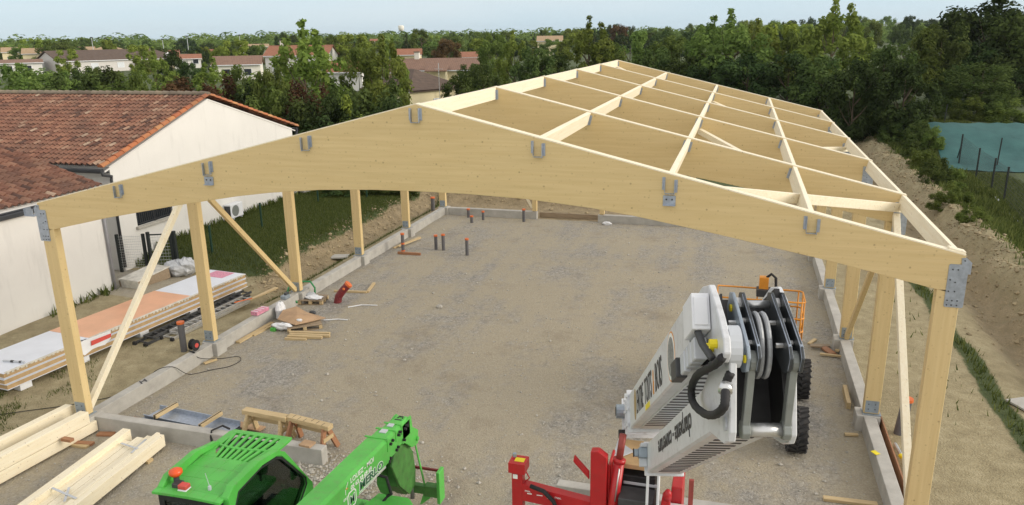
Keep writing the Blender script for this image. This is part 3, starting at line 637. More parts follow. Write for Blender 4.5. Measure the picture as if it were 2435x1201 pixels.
for i, (x, y, hh) in enumerate([(-206, 215, 10.5), (-202, 217, 10.2), (-182, 222, 9.6), (-174, 225, 10.5), (-163, 240, 10.6)]):
    p = thing('floodlight_pole', (x, y, 2), ['floodlight pole left of all over the red roofs', 'second floodlight pole from the left', 'shortest floodlight pole, between two pairs', 'floodlight pole over the low red roofs', 'floodlight pole farthest right, beside the cypress'][i], 'light pole', 'floodlight poles over the village')
    MB().mat('light_grey').tube([(x, y, 1), (x, y, hh)], [.14, .09], 6).build('pole', p); MB().mat('dark_grey').b2((x-.5, y-.15, hh), (x+.5, y+.15, hh+.35)).build('lamp_head', p)

# ------------------------------------------------------------------ trees
def crown_mesh(name, mat, seed, nclump, per, leaf, shape='round', flat=1.0):
    rr = random.Random(seed); vs = []; fs = []; tv = []
    for c_ in range(nclump):
        while True:
            p = Vector((rr.uniform(-1, 1), rr.uniform(-1, 1), rr.uniform(0, 1)))
            z = p.z
            if shape == 'round': env = math.sqrt(max(0, 1-((z-.52)/.52)**2))
            elif shape == 'shrub': env = math.sqrt(max(0, 1-((z-.25)/.80)**2)) if z > .25 else 1
            elif shape == 'locust': env = math.sqrt(max(0, 1-((z-.40)/.43)**2)) if z < .82 else 0
            elif shape == 'conifer': env = max(.05, 1-z)*(.72+.28*math.sin(z*38))
            elif shape == 'cypress': env = min(1, (1-z)*2.2, .5+z*2)
            rr_ = math.hypot(p.x, p.y)
            if rr_ < env and (rr_ > env*.45 or rr.random() < .25): break
        cs = rr.uniform(.10, .21)*(1.25 if shape in ('round', 'shrub') else .95); tone = rr.uniform(.1, .9)
        cen = Vector((p.x, p.y, z))
        if shape == 'locust' and c_ >= nclump-16:      # tufted leaders above the crown
            q_ = (c_-(nclump-16))//4; st = (c_-(nclump-16)) % 4; an = q_*1.9+seed; cen = Vector((math.cos(an)*(.5 if q_ else .08)*(1-.1*st), math.sin(an)*(.5 if q_ else .08)*(1-.1*st), (.70 if q_ else .76)+st*(.07 if q_ else .075)-.04*q_*(q_ > 1))); cs = .13-.018*st
        nn = int(per*(cs/.16)**1.3)
        for k in range(nn):
            d = Vector((rr.gauss(0, 1), rr.gauss(0, 1), rr.gauss(0, 1))).normalized(); rad = cs*(rr.random()**.45)
            q = cen+Vector((d.x*rad*1.25, d.y*rad*1.25, d.z*rad*.55*flat))
            if q.z < .02: q.z = rr.uniform(.02, .1)
            nrm = (d+Vector((rr.uniform(-.7, .7), rr.uniform(-.7, .7), rr.uniform(-.2, 1.0)))).normalized(); t1 = nrm.orthogonal().normalized(); t2 = nrm.cross(t1); an = rr.uniform(0, 6.28); a_ = t1*math.cos(an)+t2*math.sin(an); b_ = nrm.cross(a_)
            s_ = leaf*rr.uniform(.6, 1.35); o_ = len(vs); v3 = lambda v_: (q.x+v_.x, q.y+v_.y, q.z+v_.z*.42)
            vs += [v3(-a_*s_), v3(b_*s_*.5), v3(a_*s_), v3(-b_*s_*.5)]; fs.append((o_, o_+1, o_+2, o_+3)); tv.append(min(1, max(0, tone*.6+rr.random()*.4)))
    me = bpy.data.meshes.new(name); me.from_pydata(vs, [], fs); at = me.attributes.new('leaf', 'FLOAT', 'FACE'); at.data.foreach_set('value', tv); me.materials.append(M[mat]); return me
def trunk_mesh(seed, thick=.035):
    rr = random.Random(seed); m = MB().mat('bark'); m.tube([(0, 0, -.06), (.02, .01, .3), (-.02, .02, .62), (0, 0, .9)], [thick*1.6, thick, thick*.6, thick*.2], 7)
    for k in range(7):
        an = k*2.4+rr.random(); z0 = rr.uniform(.25, .6); r_ = rr.uniform(.4, .75)
        m.tube([(0, 0, z0), (math.cos(an)*r_*.5, math.sin(an)*r_*.5, z0+.13), (math.cos(an)*r_, math.sin(an)*r_, z0+.3)], [thick*.5, thick*.3, thick*.1], 5)
    return m.mesh('trunk')
TK = [trunk_mesh(s_) for s_ in (1, 2)]
KIND = {'locust': ('leaf_bright', 'locust', 58, 100, .06), 'locustd': ('leaf_mid', 'locust', 74, 105, .055), 'willow': ('leaf_bright', 'locust', 50, 110, .06), 'mid': ('leaf_mid', 'round', 44, 115, .065), 'dark': ('leaf_dark', 'round', 46, 120, .065), 'black': ('leaf_black', 'round', 46, 120, .065), 'lime': ('leaf_lime', 'round', 32, 110, .08), 'brown': ('leaf_brown', 'round', 34, 120, .075), 'round': ('leaf_dark', 'shrub', 80, 150, .04), 'conifer': ('leaf_black', 'conifer', 60, 60, .07), 'cypress': ('leaf_black', 'cypress', 40, 60, .12)}
CR = {k: [crown_mesh('crown', v_[0], 31*i+j*7+3, v_[2], v_[3], v_[4], v_[1]) for j in range(3 if k in ('locust', 'mid', 'dark', 'black') else 2)] for i, (k, v_) in enumerate(KIND.items())}
SHR = {k: [crown_mesh('foliage', m_, 91*i+j, 34, 130, .07, 'shrub', 1.6) for j in range(2)] for i, (k, m_) in enumerate({'mid': 'leaf_mid', 'dark': 'leaf_dark', 'black': 'leaf_black', 'lime': 'leaf_lime', 'brown': 'leaf_brown'}.items())}
TREES = [
  (-16.7, 40.0, 0.66, 9.69, 3.02, 'locust', 'tall pale green locust tree with feathery top rising before the white house with orange roof'),
  (-11.7, 43.3, 0.71, 8.52, 2.06, 'locust', 'slim bright locust tree left of the yellow house with the chimney'),
  (-12.7, 47.2, 0.78, 8.18, 1.32, 'willow', 'willowy light green tree touching the left end of the yellow house'),
  (-16.3, 48.1, 0.73, 7.3, 1.63, 'mid', 'round mid green tree between the two locust trees'),
  (-47.4, 59.6, 1.6, 6.84, 1.75, 'locust', 'small bright tree rising before the yellow end of the grey roofed house'),
  (-52.5, 68.7, 1.83, 6.0, 1.61, 'black', 'black green pine with a leaning crown beside the yellow wall end'),
  (-46.6, 64.6, 1.69, 4.85, 1.48, 'black', 'low black green pine beside the taller leaning pine'),
  (-30.9, 47.9, 1.08, 6.42, 1.82, 'locust', 'bushy light green tree over the brown hedge'),
  (-23.2, 41.4, 0.82, 6.17, 1.36, 'mid', 'mid green bush tree left of the white house with orange roof'),
  (-17.5, 36.5, 0.63, 6.23, 1.23, 'mid', 'mid green bush tree below the white house with orange roof'),
  (-41.4, 46.8, 1.25, 5.52, 1.87, 'dark', 'dark bushy tree in front of the grey roofed house'),
  (-43.5, 46.2, 1.41, 5.5, 1.58, 'dark', 'dark bushy tree hiding the middle of the grey roofed house'),
  (-44.8, 43.5, 1.35, 5.04, 1.82, 'mid', 'green tree under the grey gable of the far house'),
  (-49.8, 44.4, 1.54, 5.74, 2.37, 'mid', 'wide green tree in front of the flat white far building'),
  (-29.8, 37.2, 0.77, 5.97, 0.99, 'mid', 'low green tree before the yellow wall of the grey roofed house'),
  (-36.3, 122.5, 2.26, 6.46, 2.38, 'brown', 'rusty brown round tree above the yellow house with the chimney'),
  (-41.6, 131.5, 2.3, 5.4, 2.88, 'dark', 'dark tree beside the rusty brown one'),
  (-17.0, 79.7, 1.81, 4.03, 1.58, 'dark', 'dark tree covering the right gable of the yellow house'),
  (-7.6, 50.0, 0.81, 4.93, 1.45, 'dark', 'low dark tree right of the hip roofed yellow house'),
  (-11.8, 73.6, 1.58, 7.73, 2.05, 'mid', 'tall mid green tree right of the yellow houses'),
  (-7.5, 66.3, 1.41, 8.18, 1.97, 'locust', 'bright feathery tree standing over the far end of the ridge beam'),
  (-5.0, 64.3, 1.36, 6.3, 1.92, 'dark', 'dark tree left of the ridge top of the hall'),
  (-3.7, 68.8, 1.46, 5.57, 2.14, 'dark', 'dark low tree under the tan far house'),
  (-8.4, 58.6, 1.03, 5.53, 1.42, 'dark', 'dark tree filling the gap before the tall mid green tree'),
  (-0.4, 70.9, 1.55, 9.32, 2.7, 'locust', 'lone locust tree with a tufted top just before the hall ridge end'),
  (1.3, 72.8, 1.51, 6.72, 2.07, 'mid', 'mid green tree tucked right of the lone locust'),
  (2.5, 82.1, 1.77, 7.41, 2.52, 'mid', 'mid green tree behind the highest corner of the frame'),
  (6.6, 69.8, 1.49, 5.86, 2.41, 'dark', 'dark tree behind the highest corner of the frame'),
  (7.5, 81.4, 1.72, 7.05, 2.47, 'mid', 'mid green tree with flat top left of the big dark locust'),
  (10.5, 66.7, 1.29, 6.17, 2.29, 'dark', 'low dark tree at the foot of the big dark locust'),
  (14.1, 66.7, 1.38, 9.81, 3.85, 'locustd', 'big dark locust with the broadest crown right of the frame top'),
  (12.0, 76.5, 1.69, 8.14, 2.53, 'mid', 'green tree leaning out left of the big dark locust'),
  (16.7, 73.7, 1.59, 8.76, 2.41, 'locust', 'bright tree behind the right flank of the big dark locust'),
  (19.0, 78.6, 1.7, 8.11, 2.53, 'lime', 'lime green tree between the big locust and the spire topped tree'),
  (21.1, 72.5, 2.27, 6.95, 2.14, 'mid', 'green tree next to the lime green one'),
  (23.5, 65.3, 1.98, 9.95, 2.88, 'locust', 'spire topped locust tree with sparse high tufts'),
  (26.1, 67.6, 1.62, 7.81, 2.37, 'locust', 'bright green shoulder tree right of the spire topped locust'),
  (27.4, 61.0, 1.1, 6.77, 2.17, 'dark', 'dark tree below the bright shoulder tree'),
  (30.9, 68.8, 1.93, 7.04, 2.57, 'mid', 'green tree with pale top left of the darkest tree'),
  (33.5, 69.7, 1.92, 7.39, 2.37, 'dark', 'dark tree filling the gap left of the darkest tree'),
  (39.5, 77.7, 1.92, 10.18, 4.22, 'black', 'tallest darkest tree behind the teal netting with its top out of view'),
  (41.2, 73.4, 1.93, 8.5, 2.8, 'dark', 'dark tree just past the tallest darkest tree, cut by the frame edge'),
  (37.3, 73.6, 1.93, 5.84, 2.47, 'black', 'dark tree at the left foot of the tallest darkest tree'),
  (35.3, 61.8, 1.92, 4.36, 2.81, 'round', 'round clipped looking dark bush above the teal netting'),
  (22.3, 59.2, 0.83, 6.25, 2.17, 'dark', 'dark tree with low branches behind the gable of the hall'),
  (19.6, 60.6, 1.15, 5.91, 2.24, 'black', 'black green tree low behind the hall eave'),
  (16.1, 61.7, 1.27, 5.79, 2.49, 'black', 'black green tree below the big dark locust'),
  (24.5, 55.4, -0.2, 6.7, 2.04, 'black', 'black green tree above the sandy mound end'),
  (28.0, 54.3, 0.71, 5.82, 2.14, 'black', 'black green tree a gap before the round dark bush'),
  (12.7, 62.8, 1.2, 5.67, 2.17, 'black', 'black green tree behind the middle purlins'),
  (34.0, 68.7, 1.94, 3.65, 1.78, 'black', 'black green tree touching the round dark bush'),
  (40.8, 70.7, 1.92, 3.56, 1.78, 'black', 'black green tree right of the round dark bush'),
  (-73.6, 188.3, 2.78, 9.17, 1.84, 'conifer', 'far conifer with tiered pointed crown on the skyline'),
  (-50.6, 249.3, 2.73, 9.36, 1.43, 'conifer', 'far narrow conifer left of the tan house on the skyline'),
  (-98.8, 136.3, 2.43, 5.41, 0.42, 'cypress', 'thin dark cypress among the far red roofs'),
  (-86.3, 129.5, 2.32, 6.77, 2.72, 'lime', 'round lime green tree left of the white house with orange roof'),
  (-92.8, 132.6, 2.35, 5.48, 1.81, 'lime', 'small lime green tree beside the thin cypress'),
  (-98.0, 115.0, 2.08, 6.26, 2.47, 'lime', 'lime tree beside the right end of the grey roofed house'),
  (-167.7, 181.4, 2.83, 6.86, 1.89, 'lime', 'bright far tree behind the tan roof'),
  (-57.9, 127.3, 2.28, 7.49, 3.08, 'lime', 'lime green grove tree over the red low roof'),
  (-63.5, 131.0, 2.33, 7.27, 2.12, 'mid', 'green grove tree beside the lime green one'),
  (-73.8, 143.9, 2.45, 6.34, 1.86, 'dark', 'dark tree over the white gable'),
  (-77.8, 208.6, 2.82, 8.49, 3.78, 'mid', 'green far tree right of the tiered conifer'),
  (-198.5, 183.4, 2.83, 7.62, 3.29, 'lime', 'far lime tree over the cream houses'),
  (-174.0, 168.6, 2.79, 6.51, 3.62, 'mid', 'green tree beside the cream houses'),
  (-120.2, 119.0, 2.16, 5.52, 2.19, 'lime', 'low lime tree touching the grey roof ridge'),
  (-29.6, 189.2, 2.8, 4.7, 1.32, 'lime', 'small lime garden tree right of the tan far house'),
  (-25.1, 257.0, 2.8, 9.44, 2.85, 'brown', 'brown far tree on the skyline right of the lone locust'),
]
SHRUBS = [
  (-25.1, 36.3, 0.79, 5.67, 2.23, 'brown', 'long reddish brown hedge bush behind the tile ridge'),
  (-22.3, 37.1, 0.73, 5.43, 1.75, 'brown', 'reddish brown bush over the gable apex'),
  (-20.2, 37.6, 0.6, 5.22, 1.43, 'black', 'dark bush right of the gable apex'),
  (-16.3, 34.4, 0.58, 5.31, 1.48, 'mid', 'green and grey bush behind the falling verge tiles'),
  (-13.6, 35.3, 0.66, 5.67, 1.48, 'brown', 'brown bush behind the eave corner of the gable house'),
  (-12.6, 31.0, 0.61, 4.77, 1.51, 'dark', 'dark bush with a lit top over the gable eave'),
  (-8.9, 28.9, 0.73, 4.85, 1.55, 'black', 'black green bush filling the hedge behind the frame'),
  (-9.3, 32.2, 0.68, 5.37, 1.64, 'dark', 'spiky dark bush in the middle of the hedge'),
  (-6.9, 29.5, 0.6, 4.85, 1.22, 'lime', 'yellow green bush low in the hedge'),
  (-7.0, 32.9, 0.59, 5.42, 1.78, 'dark', 'dark arching bush next to the hip roofed house'),
  (-5.2, 30.0, 0.61, 4.71, 1.29, 'black', 'black green bush at the right end of the hedge'),
  (-8.6, 28.8, 0.64, 3.99, 1.55, 'black', 'low black green bush just above the beam edge'),
  (-12.2, 30.8, 0.63, 3.62, 1.37, 'black', 'low black green bush behind the gable eave'),
  (-40.0, 36.3, 1.06, 5.54, 2.38, 'mid', 'light green hedge bush behind the left end of the tile ridge'),
  (-36.2, 37.4, 0.99, 5.55, 2.21, 'dark', 'dark hedge bush behind the tile ridge'),
  (-32.5, 38.4, 0.9, 5.44, 2.04, 'mid', 'green hedge bush with pale shoots behind the tile ridge'),
  (-30.2, 39.1, 0.93, 5.51, 1.53, 'mid', 'green hedge bush left of the long brown hedge'),
  (-4.4, 26.6, 0.21, 0.8, 0.86, 'dark', 'dark bush on the lawn behind the third left column'),
  (-6.4, 26.0, 0.26, 0.8, 1.11, 'black', 'dark bush at the far end of the lawn'),
  (-3.1, 26.9, 0.19, 0.8, 0.74, 'dark', 'dark bush above the orange bank of the ditch'),
]
BRAMBLES =  [(26.2, 58.4, 0.79, 1.9, 1.3, 'mid'), (27.4, 57.4, 0.62, 2.0, 1.4, 'dark'), (27.7, 52.9, 0.45, 2.0, 1.3, 'dark'), (28.5, 50.0, 0.55, 2.0, 1.4, 'dark'), (29.1, 49.5, 0.66, 1.7, 1.1, 'mid'), (27.4, 45.0, 0.01, 1.6, 1.1, 'dark'), (27.3, 41.3, 0.13, 1.5, 1.0, 'mid'), (26.9, 36.2, 0.36, 1.5, 0.9, 'dark'), (28.0, 37.2, -0.29, 1.5, 0.9, 'mid'), (26.7, 29.9, 0.33, 1.2, 0.8, 'mid'), (25.7, 28.8, 0.36, 0.9, 0.7, 'mid'), (26.4, 26.1, 0.37, 0.8, 0.7, 'mid'), (33.4, 56.8, 1.93, 2.0, 1.3, 'mid'), (36.0, 55.6, 1.94, 1.8, 1.5, 'mid'), (30.4, 56.9, 1.92, 1.6, 1.2, 'dark'), (29.1, 60.9, 1.7, 2.2, 1.4, 'mid'), (24.5, 62.1, 1.32, 2.2, 1.3, 'dark'), (27.3, 64.8, 1.69, 2.0, 1.4, 'mid'), (35.2, 57.1, 1.93, 1.6, 1.3, 'dark')]
FAR =  [(-350, 292, 2.8, 7.4, 3.3, 'lime'), (-219, 183, 2.8, 5.1, 3.3, 'mid'), (-238, 204, 2.8, 4.6, 3.9, 'mid'), (-237, 207, 2.7, 5.6, 3.2, 'lime'), (-395, 355, 2.8, 8.1, 3.9, 'lime'), (-204, 183, 2.8, 4.9, 3.0, 'mid'), (-295, 276, 2.7, 7.0, 2.8, 'dark'), (-157, 148, 2.6, 6.9, 3.3, 'mid'), (-176, 172, 2.7, 6.3, 3.7, 'mid'), (-248, 245, 2.8, 7.8, 4.5, 'mid'), (-213, 211, 2.8, 5.8, 4.8, 'mid'), (-273, 279, 2.7, 7.8, 3.8, 'mid'), (-223, 226, 2.9, 5.0, 2.8, 'dark'), (-269, 278, 2.8, 7.8, 4.3, 'mid'), (-276, 297, 2.8, 7.3, 3.8, 'black'), (-185, 200, 2.7, 4.7, 2.9, 'mid'), (-242, 266, 2.7, 6.3, 2.8, 'mid'), (-221, 249, 2.9, 5.4, 4.1, 'dark'), (-203, 231, 2.8, 4.5, 2.7, 'dark'), (-284, 332, 2.8, 7.3, 2.9, 'dark'), (-192, 223, 2.7, 4.9, 3.1, 'lime'), (-279, 336, 2.8, 6.7, 5.0, 'lime'), (-134, 162, 2.7, 4.9, 3.1, 'dark'), (-292, 357, 2.7, 7.0, 3.9, 'mid'), (-264, 335, 2.8, 7.3, 5.6, 'dark'), (-252, 325, 2.8, 7.4, 2.8, 'black'), (-120, 160, 2.7, 4.7, 2.2, 'black'), (-199, 270, 2.9, 5.3, 3.8, 'dark'), (-130, 176, 2.8, 4.5, 2.2, 'lime'), (-110, 157, 2.7, 4.5, 3.9, 'dark'), (-210, 303, 2.9, 5.7, 3.9, 'mid'), (-149, 216, 2.8, 5.2, 3.3, 'mid'), (-255, 379, 2.8, 7.2, 3.4, 'dark'), (-115, 175, 2.8, 4.9, 4.2, 'dark'), (-256, 392, 2.8, 7.7, 4.7, 'black'), (-106, 168, 2.8, 4.8, 3.0, 'mid'), (-253, 394, 2.8, 8.7, 5.1, 'lime'), (-173, 283, 2.8, 8.6, 2.8, 'black'), (-166, 279, 2.8, 7.8, 4.8, 'dark'), (-123, 209, 2.8, 5.1, 3.9, 'mid'), (-171, 300, 2.8, 5.8, 3.1, 'mid'), (-130, 233, 2.7, 5.2, 4.6, 'black'), (-183, 328, 2.9, 6.3, 4.6, 'lime'), (-108, 204, 2.7, 5.1, 3.7, 'mid'), (-150, 282, 2.9, 6.4, 3.6, 'mid'), (-127, 243, 2.8, 4.5, 3.2, 'black'), (-211, 411, 2.8, 4.7, 4.6, 'mid'), (-96, 197, 2.8, 4.8, 2.2, 'lime'), (-159, 325, 2.7, 4.9, 5.1, 'black'), (-113, 239, 2.7, 4.5, 4.1, 'mid'), (-143, 307, 2.8, 5.0, 5.0, 'lime'), (-97, 215, 2.8, 4.5, 4.3, 'lime'), (-137, 307, 2.9, 5.6, 4.1, 'lime'), (-145, 337, 2.8, 4.5, 3.1, 'mid'), (-92, 218, 2.9, 4.5, 3.2, 'mid'), (-181, 433, 2.8, 4.8, 6.0, 'dark'), (-77, 194, 2.7, 4.6, 2.2, 'dark'), (-116, 297, 2.9, 5.8, 3.4, 'dark'), (-93, 244, 2.8, 5.1, 3.8, 'mid'), (-137, 366, 2.7, 7.0, 4.1, 'lime'), (-68, 194, 2.9, 4.8, 3.3, 'mid'), (-133, 371, 2.7, 6.6, 5.3, 'mid'), (-88, 253, 2.7, 4.5, 2.9, 'mid'), (-150, 436, 2.7, 8.8, 5.8, 'dark'), (-57, 185, 2.7, 6.2, 3.4, 'mid'), (-87, 285, 2.8, 7.9, 3.8, 'mid'), (-55, 193, 2.8, 4.7, 3.8, 'dark'), (-88, 302, 2.8, 7.9, 3.0, 'mid'), (-48, 177, 2.7, 5.7, 3.4, 'lime'), (-82, 295, 2.8, 7.2, 3.9, 'dark'), (-73, 269, 2.8, 4.8, 2.5, 'mid'), (-84, 318, 2.7, 7.9, 4.0, 'mid'), (-55, 220, 2.7, 4.5, 4.2, 'black'), (-116, 456, 2.8, 6.9, 4.0, 'mid'), (-53, 233, 2.8, 5.2, 3.2, 'dark'), (-106, 447, 2.7, 7.5, 3.3, 'dark'), (-54, 246, 2.8, 4.5, 4.7, 'lime'), (-62, 299, 2.8, 8.2, 3.0, 'mid'), (-37, 206, 2.7, 5.3, 3.7, 'mid'), (-42, 238, 2.7, 6.7, 4.1, 'black'), (-64, 362, 2.9, 8.9, 5.5, 'lime'), (-28, 190, 2.8, 6.6, 3.4, 'lime'), (-68, 404, 2.7, 9.7, 3.4, 'dark'), (-37, 259, 2.8, 7.3, 3.5, 'dark'), (-57, 394, 2.8, 9.5, 3.7, 'black'), (-32, 243, 2.8, 6.3, 3.7, 'black'), (-39, 327, 2.7, 10.0, 5.3, 'dark'), (-57, 468, 2.8, 10.2, 6.1, 'black'), (-21, 228, 2.7, 6.0, 2.7, 'black'), (-30, 321, 2.8, 9.0, 3.0, 'dark'), (-19, 250, 2.7, 6.6, 3.8, 'black'), (-28, 381, 2.7, 9.0, 3.5, 'mid'), (-17, 267, 2.9, 6.4, 4.4, 'dark'), (-21, 354, 2.7, 8.6, 3.2, 'mid'), (-11, 259, 2.8, 6.7, 4.0, 'black'), (-14, 315, 2.8, 8.6, 2.8, 'mid'), (-5, 216, 2.8, 6.8, 4.3, 'dark'), (-12, 398, 2.9, 10.5, 3.5, 'mid'), (1, 211, 2.8, 6.4, 3.0, 'black'), (-3, 357, 2.8, 9.8, 4.2, 'black'), (-1, 275, 2.9, 6.6, 3.8, 'dark'), (-4, 477, 2.8, 10.3, 4.0, 'mid'), (6, 370, 2.8, 9.6, 3.6, 'mid'), (8, 289, 2.9, 7.3, 4.7, 'dark'), (12, 450, 2.8, 11.9, 5.5, 'dark'), (12, 253, 2.8, 6.1, 4.0, 'lime'), (17, 362, 2.8, 11.2, 3.7, 'lime'), (16, 232, 2.9, 8.2, 3.5, 'mid'), (20, 349, 3.1, 10.7, 4.1, 'lime'), (20, 276, 2.9, 6.9, 3.4, 'lime'), (26, 282, 2.5, 9.9, 3.9, 'mid'), (32, 336, 2.8, 10.2, 3.5, 'dark'), (29, 285, 2.8, 7.7, 4.0, 'dark'), (40, 415, 2.8, 11.4, 5.8, 'dark'), (35, 286, 2.8, 8.5, 4.6, 'lime'), (50, 448, 2.8, 12.6, 4.2, 'black'), (36, 255, 2.8, 7.5, 3.0, 'dark'), (36, 230, 2.8, 7.0, 3.9, 'mid'), (70, 508, 2.9, 13.7, 4.5, 'dark'), (45, 283, 2.8, 8.7, 3.8, 'mid'), (67, 414, 2.8, 11.6, 5.6, 'lime'), (51, 300, 2.8, 7.9, 4.7, 'dark'), (76, 460, 2.8, 13.2, 4.3, 'mid'), (55, 288, 2.8, 8.9, 3.0, 'mid'), (83, 461, 2.9, 11.7, 5.1, 'lime'), (50, 229, 2.8, 8.1, 2.7, 'mid'), (95, 495, 2.9, 13.9, 4.8, 'mid'), (69, 300, 2.8, 8.3, 3.6, 'dark'), (80, 348, 2.8, 11.4, 3.8, 'black'), (115, 504, 3.0, 11.7, 4.0, 'dark'), (63, 229, 2.8, 7.1, 3.5, 'mid'), (103, 409, 2.8, 10.6, 5.1, 'black'), (79, 286, 2.8, 8.5, 3.5, 'dark'), (120, 454, 2.9, 13.0, 4.7, 'dark'), (77, 261, 2.8, 8.5, 4.4, 'mid'), (117, 420, 2.8, 12.4, 5.5, 'lime'), (86, 286, 2.8, 8.8, 3.2, 'mid'), (108, 368, 2.8, 11.6, 4.9, 'lime'), (72, 220, 2.8, 8.2, 4.1, 'dark'), (129, 426, 2.9, 12.1, 5.0, 'mid'), (76, 218, 2.8, 7.0, 3.3, 'black'), (135, 427, 2.9, 12.4, 4.1, 'dark'), (98, 293, 2.8, 8.0, 3.7, 'mid'), (145, 451, 3.0, 12.4, 5.5, 'lime'), (106, 305, 2.8, 8.4, 3.8, 'mid'), (182, 555, 3.9, 12.6, 5.2, 'mid'), (99, 274, 2.8, 8.5, 3.2, 'dark'), (146, 416, 2.9, 11.9, 3.9, 'lime'), (120, 325, 2.8, 9.6, 3.2, 'black')]

cnt = 0
def plant_tree(x, y, g, h_, r_, k, lb, group=None, parts=True):
    global cnt; cnt += 1
    t_ = thing({'conifer': 'conifer', 'cypress': 'cypress'}.get(k, 'tree'), (x, y, g-.05), lb, 'tree', group); t_.rotation_euler.z = rnd.uniform(0, 6.28)
    low = .05 if k not in ('locust', 'locustd', 'willow') else .10
    c_ = bpy.data.objects.new('crown', CR[k][cnt % len(CR[k])]); col.objects.link(c_); c_.parent = t_; c_.location.z = h_*low; q_ = 1.28 if k in ('locust', 'willow') else 1.12; c_.scale = (r_*q_, r_*q_, h_*(1-low))
    b_ = bpy.data.objects.new('trunk', TK[cnt % 2]); col.objects.link(b_); b_.parent = t_; b_.scale = (r_, r_, h_*.9)
for a_ in TREES: plant_tree(*a_)
for x, y, g, h_, r_, k, lb in SHRUBS:
    cnt += 1; o = bpy.data.objects.new('shrub', SHR[k][cnt % 2]); col.objects.link(o); o.location = (x, y, g-.1); o.scale = (r_*1.25, r_*1.25, h_+.1); o.rotation_euler.z = rnd.uniform(0, 6.28); tag(o, lb, 'shrub', 'hedge shrubs behind the gable house')
BL = ['bramble bush at the sandy end of the mound', 'second bramble bush from the sandy end of the mound', 'bramble bush on the mound slope nearest the hall eave', 'bramble bush midway along the green bank', 'bramble bush at the upper left corner of the teal netting', 'low bramble on the middle of the mound slope', 'bramble bush at the left edge of the teal netting', 'small bramble on the mound crest', 'bramble bush at the lower left corner of the teal netting', 'small weed bush by the first fence post', 'smallest weed bush left of the first fence post', 'weed bush nearest the camera on the mound', 'bush on the bank top above the middle of the teal netting', 'bush on the bank top above the right end of the teal netting', 'bush on the bank top above the left corner of the teal netting', 'tall grass bush behind the mound', 'bush behind the far right column of the hall', 'bush farthest back behind the mound', 'low bush between the two bank top bushes']
for i, (x, y, g, h_, r_, k) in enumerate(BRAMBLES):
    o = bpy.data.objects.new('bramble_bush', SHR[k][i % 2]); col.objects.link(o); o.location = (x, y, g-.1); o.scale = (r_, r_, h_); o.rotation_euler.z = i*1.3; tag(o, BL[i], 'bush', 'brambles on the right bank')
SECT = [(-47, 'behind the long brown roof'), (-40, 'behind the low red roofs'), (-32.5, 'behind the orange red roof'), (-26.5, 'behind the slim locust tree'), (-20, 'behind the yellow house'), (-10.5, 'over the ridge end of the hall'), (1.5, 'behind the big dark locust'), (9.5, 'behind the spire topped locust'), (90, 'behind the tallest darkest tree')]
ADJ = {'lime': 'lime green', 'mid': 'mid green', 'dark': 'dark green', 'black': 'blackish green'}
for x, y, g, h_, r_, k in FAR:
    cnt += 1; o = bpy.data.objects.new('distant_tree', CR[k][cnt % len(CR[k])]); col.objects.link(o); o.location = (x, y, g-.3); o.scale = (r_, r_, h_+.3); o.rotation_euler.z = rnd.uniform(0, 6.28)
    azd = math.degrees(math.atan2(x-15.6, y+13.7)); pl = next(t_ for a_, t_ in SECT if azd <= a_); tag(o, '%s %s tree on the skyline %s' % ('farther' if math.hypot(x-15.6, y+13.7) > 290 else 'nearer', ADJ[k], pl), 'tree', 'distant trees along the skyline')
# far woods that read as one mass
rw = random.Random(5); vs = []; fs = []; tv = []
for i in range(1500):
    th_ = rw.uniform(-66, 26); d = rw.choice([rw.uniform(420, 700), rw.uniform(600, 1900)]); x = 15.6+d*math.sin(R(th_)); y = -13.7+d*math.cos(R(th_)); g = H(x, y); r_ = rw.uniform(5, 10); hh = rw.uniform(6, 11); tone = rw.uniform(0, .7)
    for k in range(150):
        a_ = rw.uniform(0, 6.28); e = math.asin(rw.uniform(-.1, 1)); n = Vector((math.cos(a_)*math.cos(e), math.sin(a_)*math.cos(e), math.sin(e))); q = Vector((x+n.x*r_, y+n.y*r_, g+n.z*hh)); nn = (n+Vector((rw.uniform(-.5, .5), rw.uniform(-.5, .5), rw.uniform(-.2, .6)))).normalized(); t1 = nn.orthogonal().normalized(); t2 = nn.cross(t1); s_ = rw.uniform(.5, 1.0); o_ = len(vs); vs += [q-t1*s_, q+t2*s_*.8, q+t1*s_, q-t2*s_*.8]; fs.append((o_, o_+1, o_+2, o_+3)); tv.append(min(1, tone+rw.random()*.3))
me = bpy.data.meshes.new('woods'); me.from_pydata(vs, [], fs); at = me.attributes.new('leaf', 'FLOAT', 'FACE'); at.data.foreach_set('value', tv); me.materials.append(M['leaf_mid']); o = bpy.data.objects.new('woods', me); col.objects.link(o); tag(o, 'wooded hills and copses along the far skyline', 'woods', kind='stuff')
# grass
def blades(n, pick, h0, h1, seed):
    rr = random.Random(seed); vs = []; fs = []; tv = []
    while len(fs) < n:
        x, y, dens = pick(rr)
        if rr.random() > dens: continue
        z = H(x, y); hh = rr.uniform(h0, h1); a_ = rr.uniform(0, 6.28); wd = hh*.13; lx, ly = rr.gauss(0, .35)*hh, rr.gauss(0, .35)*hh; o_ = len(vs)
        vs += [(x-math.cos(a_)*wd, y-math.sin(a_)*wd, z-.02), (x+math.cos(a_)*wd, y+math.sin(a_)*wd, z-.02), (x+lx, y+ly, z+hh)]; fs.append((o_, o_+1, o_+2)); tv.append(rr.random())
    return vs, fs, tv
def lawn(rr):
    x, y = rr.uniform(-9.2, -.6), rr.uniform(11.4, 30); return x, y, cover(x, y)[2]**2
def rightg(rr):
    x, y = rr.uniform(20, 33), rr.uniform(2, 56); return x, y, 0 if x > 29.5 and 44.6 < y < 54 else cover(x, y)[2]**3
